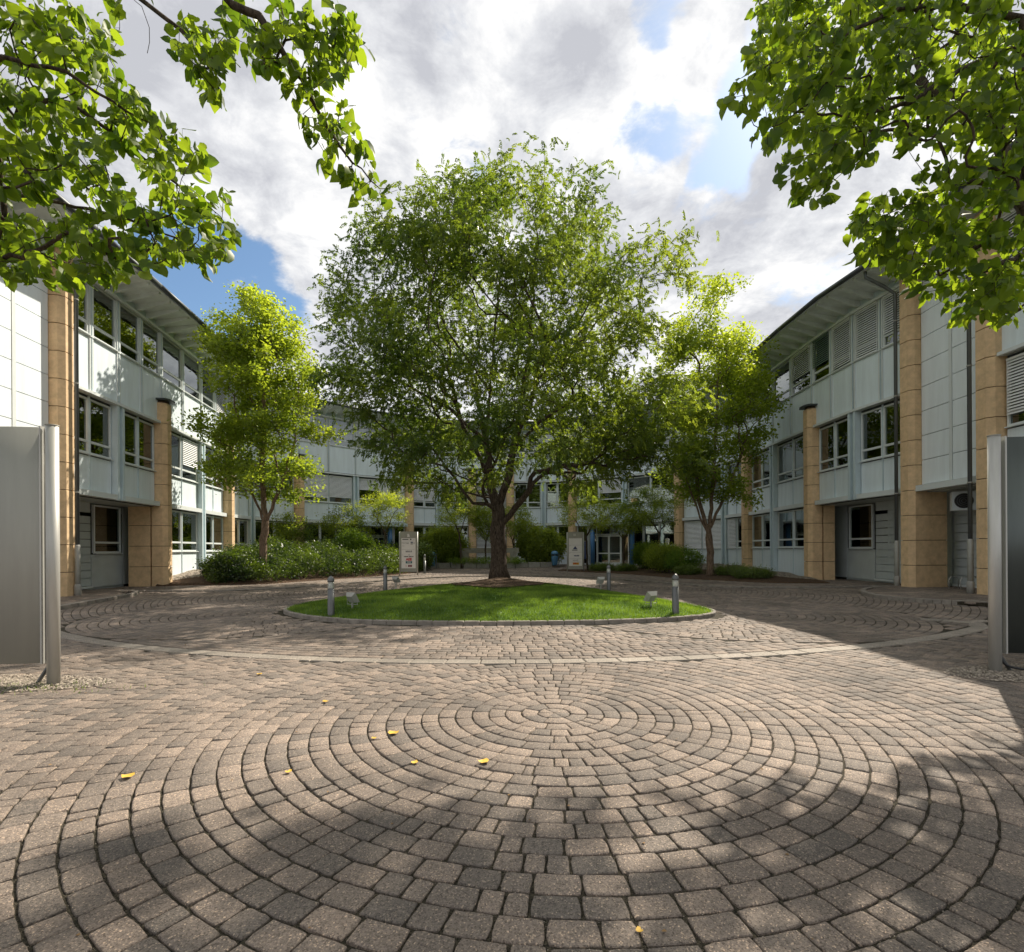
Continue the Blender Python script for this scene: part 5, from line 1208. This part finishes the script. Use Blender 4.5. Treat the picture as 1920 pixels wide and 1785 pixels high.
# directory boards
def text_mesh(body, size, mat, parent, x, y, z, bold=0.0, shear=0.0, ext=0.002):
    c = bpy.data.curves.new('lettering', 'FONT'); c.body = body; c.size = size; c.extrude = ext; c.align_x = 'CENTER'; c.align_y = 'CENTER'; c.offset = bold; c.shear = shear; c.resolution_u = 2
    o = bpy.data.objects.new('lettering', c); col.objects.link(o)
    dg = bpy.context.evaluated_depsgraph_get(); me = bpy.data.meshes.new_from_object(o.evaluated_get(dg)); bpy.data.objects.remove(o)
    me.transform(Matrix.Rotation(R(90), 4, 'X')); me.materials.clear(); me.materials.append(mat)
    return link('lettering', me, parent, (x, y, z))
def directory(px_, label, which):
    x, y = G(px_, 1076, 0.03); t = empty('directory_board', (x, y, 0.03), R(4 if which == 0 else -3)); tag(t, label, 'sign board')
    w = 1.0; h = 2.5
    for s in (-1, 1): MB().lathe([(0.035, 0), (0.035, h)], 12, s*w/2, 0).build('post', M['steel_pole'], t, (0, 0, 0), 0, True)
    n = 10; vs = []; fs = []
    for i in range(n+1):
        u = i/n*2-1; X = u*(w/2-0.035); Y = -0.03-0.0*(1-u*u); vs += [(X, Y, 0.22), (X, Y, h+0.03*(1-u*u)), (X, 0.03, 0.22), (X, 0.03, h+0.03*(1-u*u))]
    for i in range(n):
        a = i*4; b = a+4; fs += [(a, b, b+1, a+1), (a+2, a+3, b+3, b+2), (a+1, b+1, b+3, a+3), (a, a+2, b+2, b)]
    m = MB(); m.add(vs, fs); pn = m.build('panel', M['steel'], t)
    f = MB().box(0, -0.034, 0.42, 0.80, 0.006, 1.72).build('sign_face', M['white'], t)
    def bx(x, z, ww, hh, mat, nm='logo', yy=-0.040): return MB().box(0, 0, 0, ww, 0.004, hh).build(nm, M[mat], t, (x, yy, z))
    Y = -0.042
    if which == 0:
        text_mesh('a', 0.34, M['white'], t, 0.0, Y+0.006, 2.33, 0.01)
        for z in (1.98, 1.50): bx(0, z, 0.74, 0.008, 'grey_print', 'divider')
        bx(-0.17, 2.05, 0.34, 0.045, 'black'); bx(0.13, 2.04, 0.08, 0.07, 'black'); bx(0.30, 2.05, 0.12, 0.012, 'grey_print')
        text_mesh('TYCNE', 0.13, M['grey_print'], t, -0.18, Y, 1.85); bx(0.19, 1.87, 0.13, 0.06, 'navy'); bx(0.19, 1.79, 0.13, 0.05, 'grey_print'); bx(0.32, 1.80, 0.025, 0.12, 'grey_print')
        text_mesh('Kel. 1', 0.07, M['grey_print'], t, -0.28, Y, 1.70)
        text_mesh('REGUS', 0.12, M['grey_print'], t, 0.02, Y, 1.38, 0.006)
        text_mesh('4', 0.12, M['black'], t, 0.03, Y, 1.19); text_mesh('HENNE  METALL', 0.075, M['black'], t, 0.02, Y, 1.09, 0.004)
        text_mesh('AEE', 0.20, M['red'], t, 0.02, Y, 0.93, 0.010)
        bx(0.02, 0.70, 0.36, 0.13, 'teal'); text_mesh('PWS', 0.10, M['white'], t, 0.02, Y-0.003, 0.765, 0.003)
        bx(-0.14, 0.50, 0.02, 0.12, 'red'); bx(0.08, 0.50, 0.22, 0.12, 'maroon'); text_mesh('ess', 0.08, M['white'], t, 0.08, Y-0.003, 0.56)
        for z in (1.18, 0.80): text_mesh('U1', 0.05, M['grey_print'], t, -0.34, Y, z)
    else:
        text_mesh('III', 0.22, M['white'], t, -0.05, Y+0.006, 2.33)
        for z in (2.12, 1.70, 1.26, 0.86, 0.66): bx(0, z, 0.76, 0.008, 'grey_print', 'divider')
        tr = MB(); tr.add([(-0.14, 0, 0), (0.14, 0, 0), (0, 0, 0.20), (-0.14, 0.004, 0), (0.14, 0.004, 0), (0, 0.004, 0.20)], [(0, 1, 2), (3, 5, 4), (0, 3, 4, 1), (1, 4, 5, 2), (2, 5, 3, 0)]); tr.build('triangle_logo', M['navy'], t, (-0.02, -0.042, 1.45))
        bx(-0.05, 1.37, 0.34, 0.05, 'grey_print'); text_mesh('vectis', 0.14, M['navy'], t, 0.05, Y, 1.06, 0.006, 0.3)
        text_mesh('HOYZ', 0.12, M['grey_print'], t, 0.0, Y, 0.76)
        bx(0.02, 0.50, 0.38, 0.13, 'yellow'); text_mesh('DEKO', 0.12, M['red'], t, 0.0, Y-0.003, 0.565, 0.006)
        for z in (1.66, 1.22): text_mesh('Kel.', 0.05, M['grey_print'], t, -0.34, Y, z)
directory(766, 'white directory board with red and teal company logos at the end of the hedge', 0)
directory(1079, 'white directory board with triangle and yellow logos in the right bed', 1)

# bins
def bin_(x, y, z, label):
    t = empty('litter_bin', (x, y, z)); tag(t, label, 'bin', 'blue litter bins')
    MB().tube([Vector((0.30, 0, 0)), Vector((0.30, 0, 1.05))], 0.03, 10).build('post', M['zinc'], t)
    MB().lathe([(0.17, 0.18), (0.19, 0.2), (0.235, 0.82), (0.23, 0.84)], 20).build('body', M['bluebin'], t, (0, 0, 0), 0, True)
    MB().lathe([(0.235, 0.95), (0.245, 0.97), (0.23, 1.08), (0.15, 1.17), (0.02, 1.2)], 20).build('hood', M['bluebin'], t, (0, 0, 0), 0, True)
    MB().lathe([(0.20, 0.84), (0.20, 0.95)], 20).build('opening', M['black'], t, (0, 0, 0), 0, True)
    m = MB(); 
    for a in (0.5, 2.6, 4.7): m.box(0.215*math.cos(a), 0.215*math.sin(a), 0.82, 0.03, 0.03, 0.14)
    m.build('hood_straps', M['bluebin'], t)
bin_(-5.55, 36.6, 0.18, 'blue litter bin left of the concrete planter wall')
bin_(3.0, 37.2, 0.18, 'blue litter bin right of the concrete planter wall')
# planter wall and concrete frame in front of the louvres
pl = empty('planter_wall', (-1.2, 37, 0.15)); tag(pl, 'low curved concrete planter wall in front of the rear facade', 'planter')
pc = W(0.0, 45.5)
aa = [R(-90-22+44*i/22) for i in range(23)]; ri = 12.9
for i in range(0, 22, 2):
    q0, q1 = aa[i]+0.002, aa[i+2]-0.002; poly = []
    for r_ in (ri, ri+0.3):
        seg = [q0+(q1-q0)*k/3 for k in range(4)]; seg = seg if r_ == ri else seg[::-1]
        poly += [(pc.x+r_*math.cos(a)+1.2, pc.y+r_*math.sin(a)-37) for a in seg]
    poly = poly[::-1]
    MB().prism(poly, -0.1, 0.42, 0.015).build('wall_block', M['concrete'], pl, (0, 0, 0))
s1 = MB()
for r_ in (0.3, 12.75): pass
poly = [(pc.x+12.88*math.cos(a)+1.2, pc.y+12.88*math.sin(a)-37) for a in aa]+[(4.3, 3.4), (-5.2, 3.4)]
MB().prism(poly[::-1] if False else poly, -0.1, 0.33).build('soil', M['mulch'], pl)
fr = empty('concrete_frame', (-1.65, 38.3, 0.2)); tag(fr, 'concrete post and beam bench frame standing before the louvred wall', 'concrete frame')
MB().box(0, 0, 1.05, 4.3, 0.55, 0.36).build('beam', M['concrete'], fr)
for sx in (-1.75, 1.75): MB().box(sx, 0, 0, 0.5, 0.45, 1.05).build('post', M['concrete'], fr)
lt = shrub('ground_cover', 'strip of low green planting inside the concrete planter', -1.6, 37.2, 0.42, 6.0, 1.2, 0.45, M['leaf_bush'], 0.5, 99, 700, 0.06, None, 'plant')
# sheet of blue notice boards by the right entrance
nb = empty('notice_board', (*W(6.75, 34.3), 0.25), R(-28)); tag(nb, 'dark blue notice board beside the right blue column', 'notice board')
MB().box(0, 0, 0.5, 0.75, 0.05, 1.3).build('panel', M['navy'], nb)
MB().box(0, -0.004, 1.8, 0.79, 0.07, 0.05).build('top_rail', M['steel'], nb)
for sx in (-0.36, 0.36): MB().box(sx, 0, 0, 0.04, 0.045, 0.5).build('leg', M['steel'], nb)
nb2 = empty('notice_board', (*W(5.9, 34.2), 0.25), R(-20)); tag(nb2, 'light blue panel directly behind the directory board with the triangle logo', 'notice board')
MB().box(0, 0, 0.45, 0.5, 0.05, 1.35).build('panel', M['bluebin'], nb2)
for sx in (-0.2, 0.2): MB().box(sx, 0, 0, 0.04, 0.045, 0.45).build('leg', M['steel'], nb2)
# fallen leaves
FL = [(737, 1373, 'curled orange yellow leaf fallen near the middle of the stone circle', 0.085), (698, 1381, 'small yellow leaf beside the curled orange one', 0.04), (776, 1428, 'small orange leaf on the rings below the curled one', 0.05), (903, 1430, 'pale yellow leaf lying closest to the shadow below the circle centre', 0.075),
      (235, 1446, 'bright yellow leaf lying alone at the far left of the rings', 0.075), (539, 1442, 'small yellow leaf between the far left one and the others', 0.045), (609, 1311, 'tiny orange leaf highest up on the rings', 0.06), (1193, 1752, 'tiny brown leaf scrap near the bottom edge', 0.03), (484, 1257, 'tiny brown leaf on the lit paving at the shade edge on the left', 0.06)]
for q, (px_, py_, lab, s_) in enumerate(FL):
    x, y = G(px_, py_); rg = random.Random(q); mb = MB(); a = rg.random()*6.28
    vs = [Vector((vx*s_*1.1, (vy-0.5)*s_, abs(vz)*s_*0.8+0.35*s_*(abs(vx)**1.5)+0.15*s_*abs(vy-0.5))) for vx, vy, vz in HV]
    mb.add(vs, HF); o = mb.build('fallen_leaf', M['fallen'], None, (x, y, 0.005), a, True); tag(o, lab, 'leaf', 'fallen leaves on the paving')
# grit in the joints near the camera
ng = 9000; gx = rng.uniform(-4, 4, ng); gy = 1.8+5*rng.random(ng)**1.3
d_ = rng.normal(0, 1, (ng, 3)); d_[:, 2] *= 0.3
V, F, T_ = scatter(np.array([(1, 0, 0), (-0.5, 0.8, 0), (-0.5, -0.8, 0), (0, 0, 0.9)]), [(0, 1, 3), (1, 2, 3), (2, 0, 3)], frames(d_, np.tile([0, 0, 1.], (ng, 1)), rng.uniform(0.001, 0.0042, ng)), np.column_stack([gx, gy, np.full(ng, -0.001)]), rng.random(ng))
o = link('grit', tri_mesh('grit', V, F, T_, M['pebble'])); tag(o, 'fine pale grit scattered over the paving joints', 'grit', kind='stuff')

# scraps of dry leaf and bark lying about the paving
nl_ = 260; gx = rng.uniform(-7, 7, nl_); gy = 2.0+8*rng.random(nl_)
d_ = rng.normal(0, 1, (nl_, 3)); d_[:, 2] *= 0.25
V, F, T_ = scatter(np.array([(0, 0, 0), (-0.4, 0.5, 0.15), (0, 1, 0), (0.4, 0.5, 0.2)]), [(0, 1, 2), (0, 2, 3)], frames(d_, np.tile([0, 0, 1.], (nl_, 1)), rng.uniform(0.008, 0.028, nl_)), np.column_stack([gx, gy, np.full(nl_, 0.004)]), rng.random(nl_))
o = link('leaf_litter', tri_mesh('leaf_litter', V, F, T_, plain('dry leaf scraps', (0.22, 0.13, 0.05), 0.8, 0, 0.5, 9))); tag(o, 'tiny dry scraps of leaf scattered over the paving', 'leaf litter', kind='stuff')
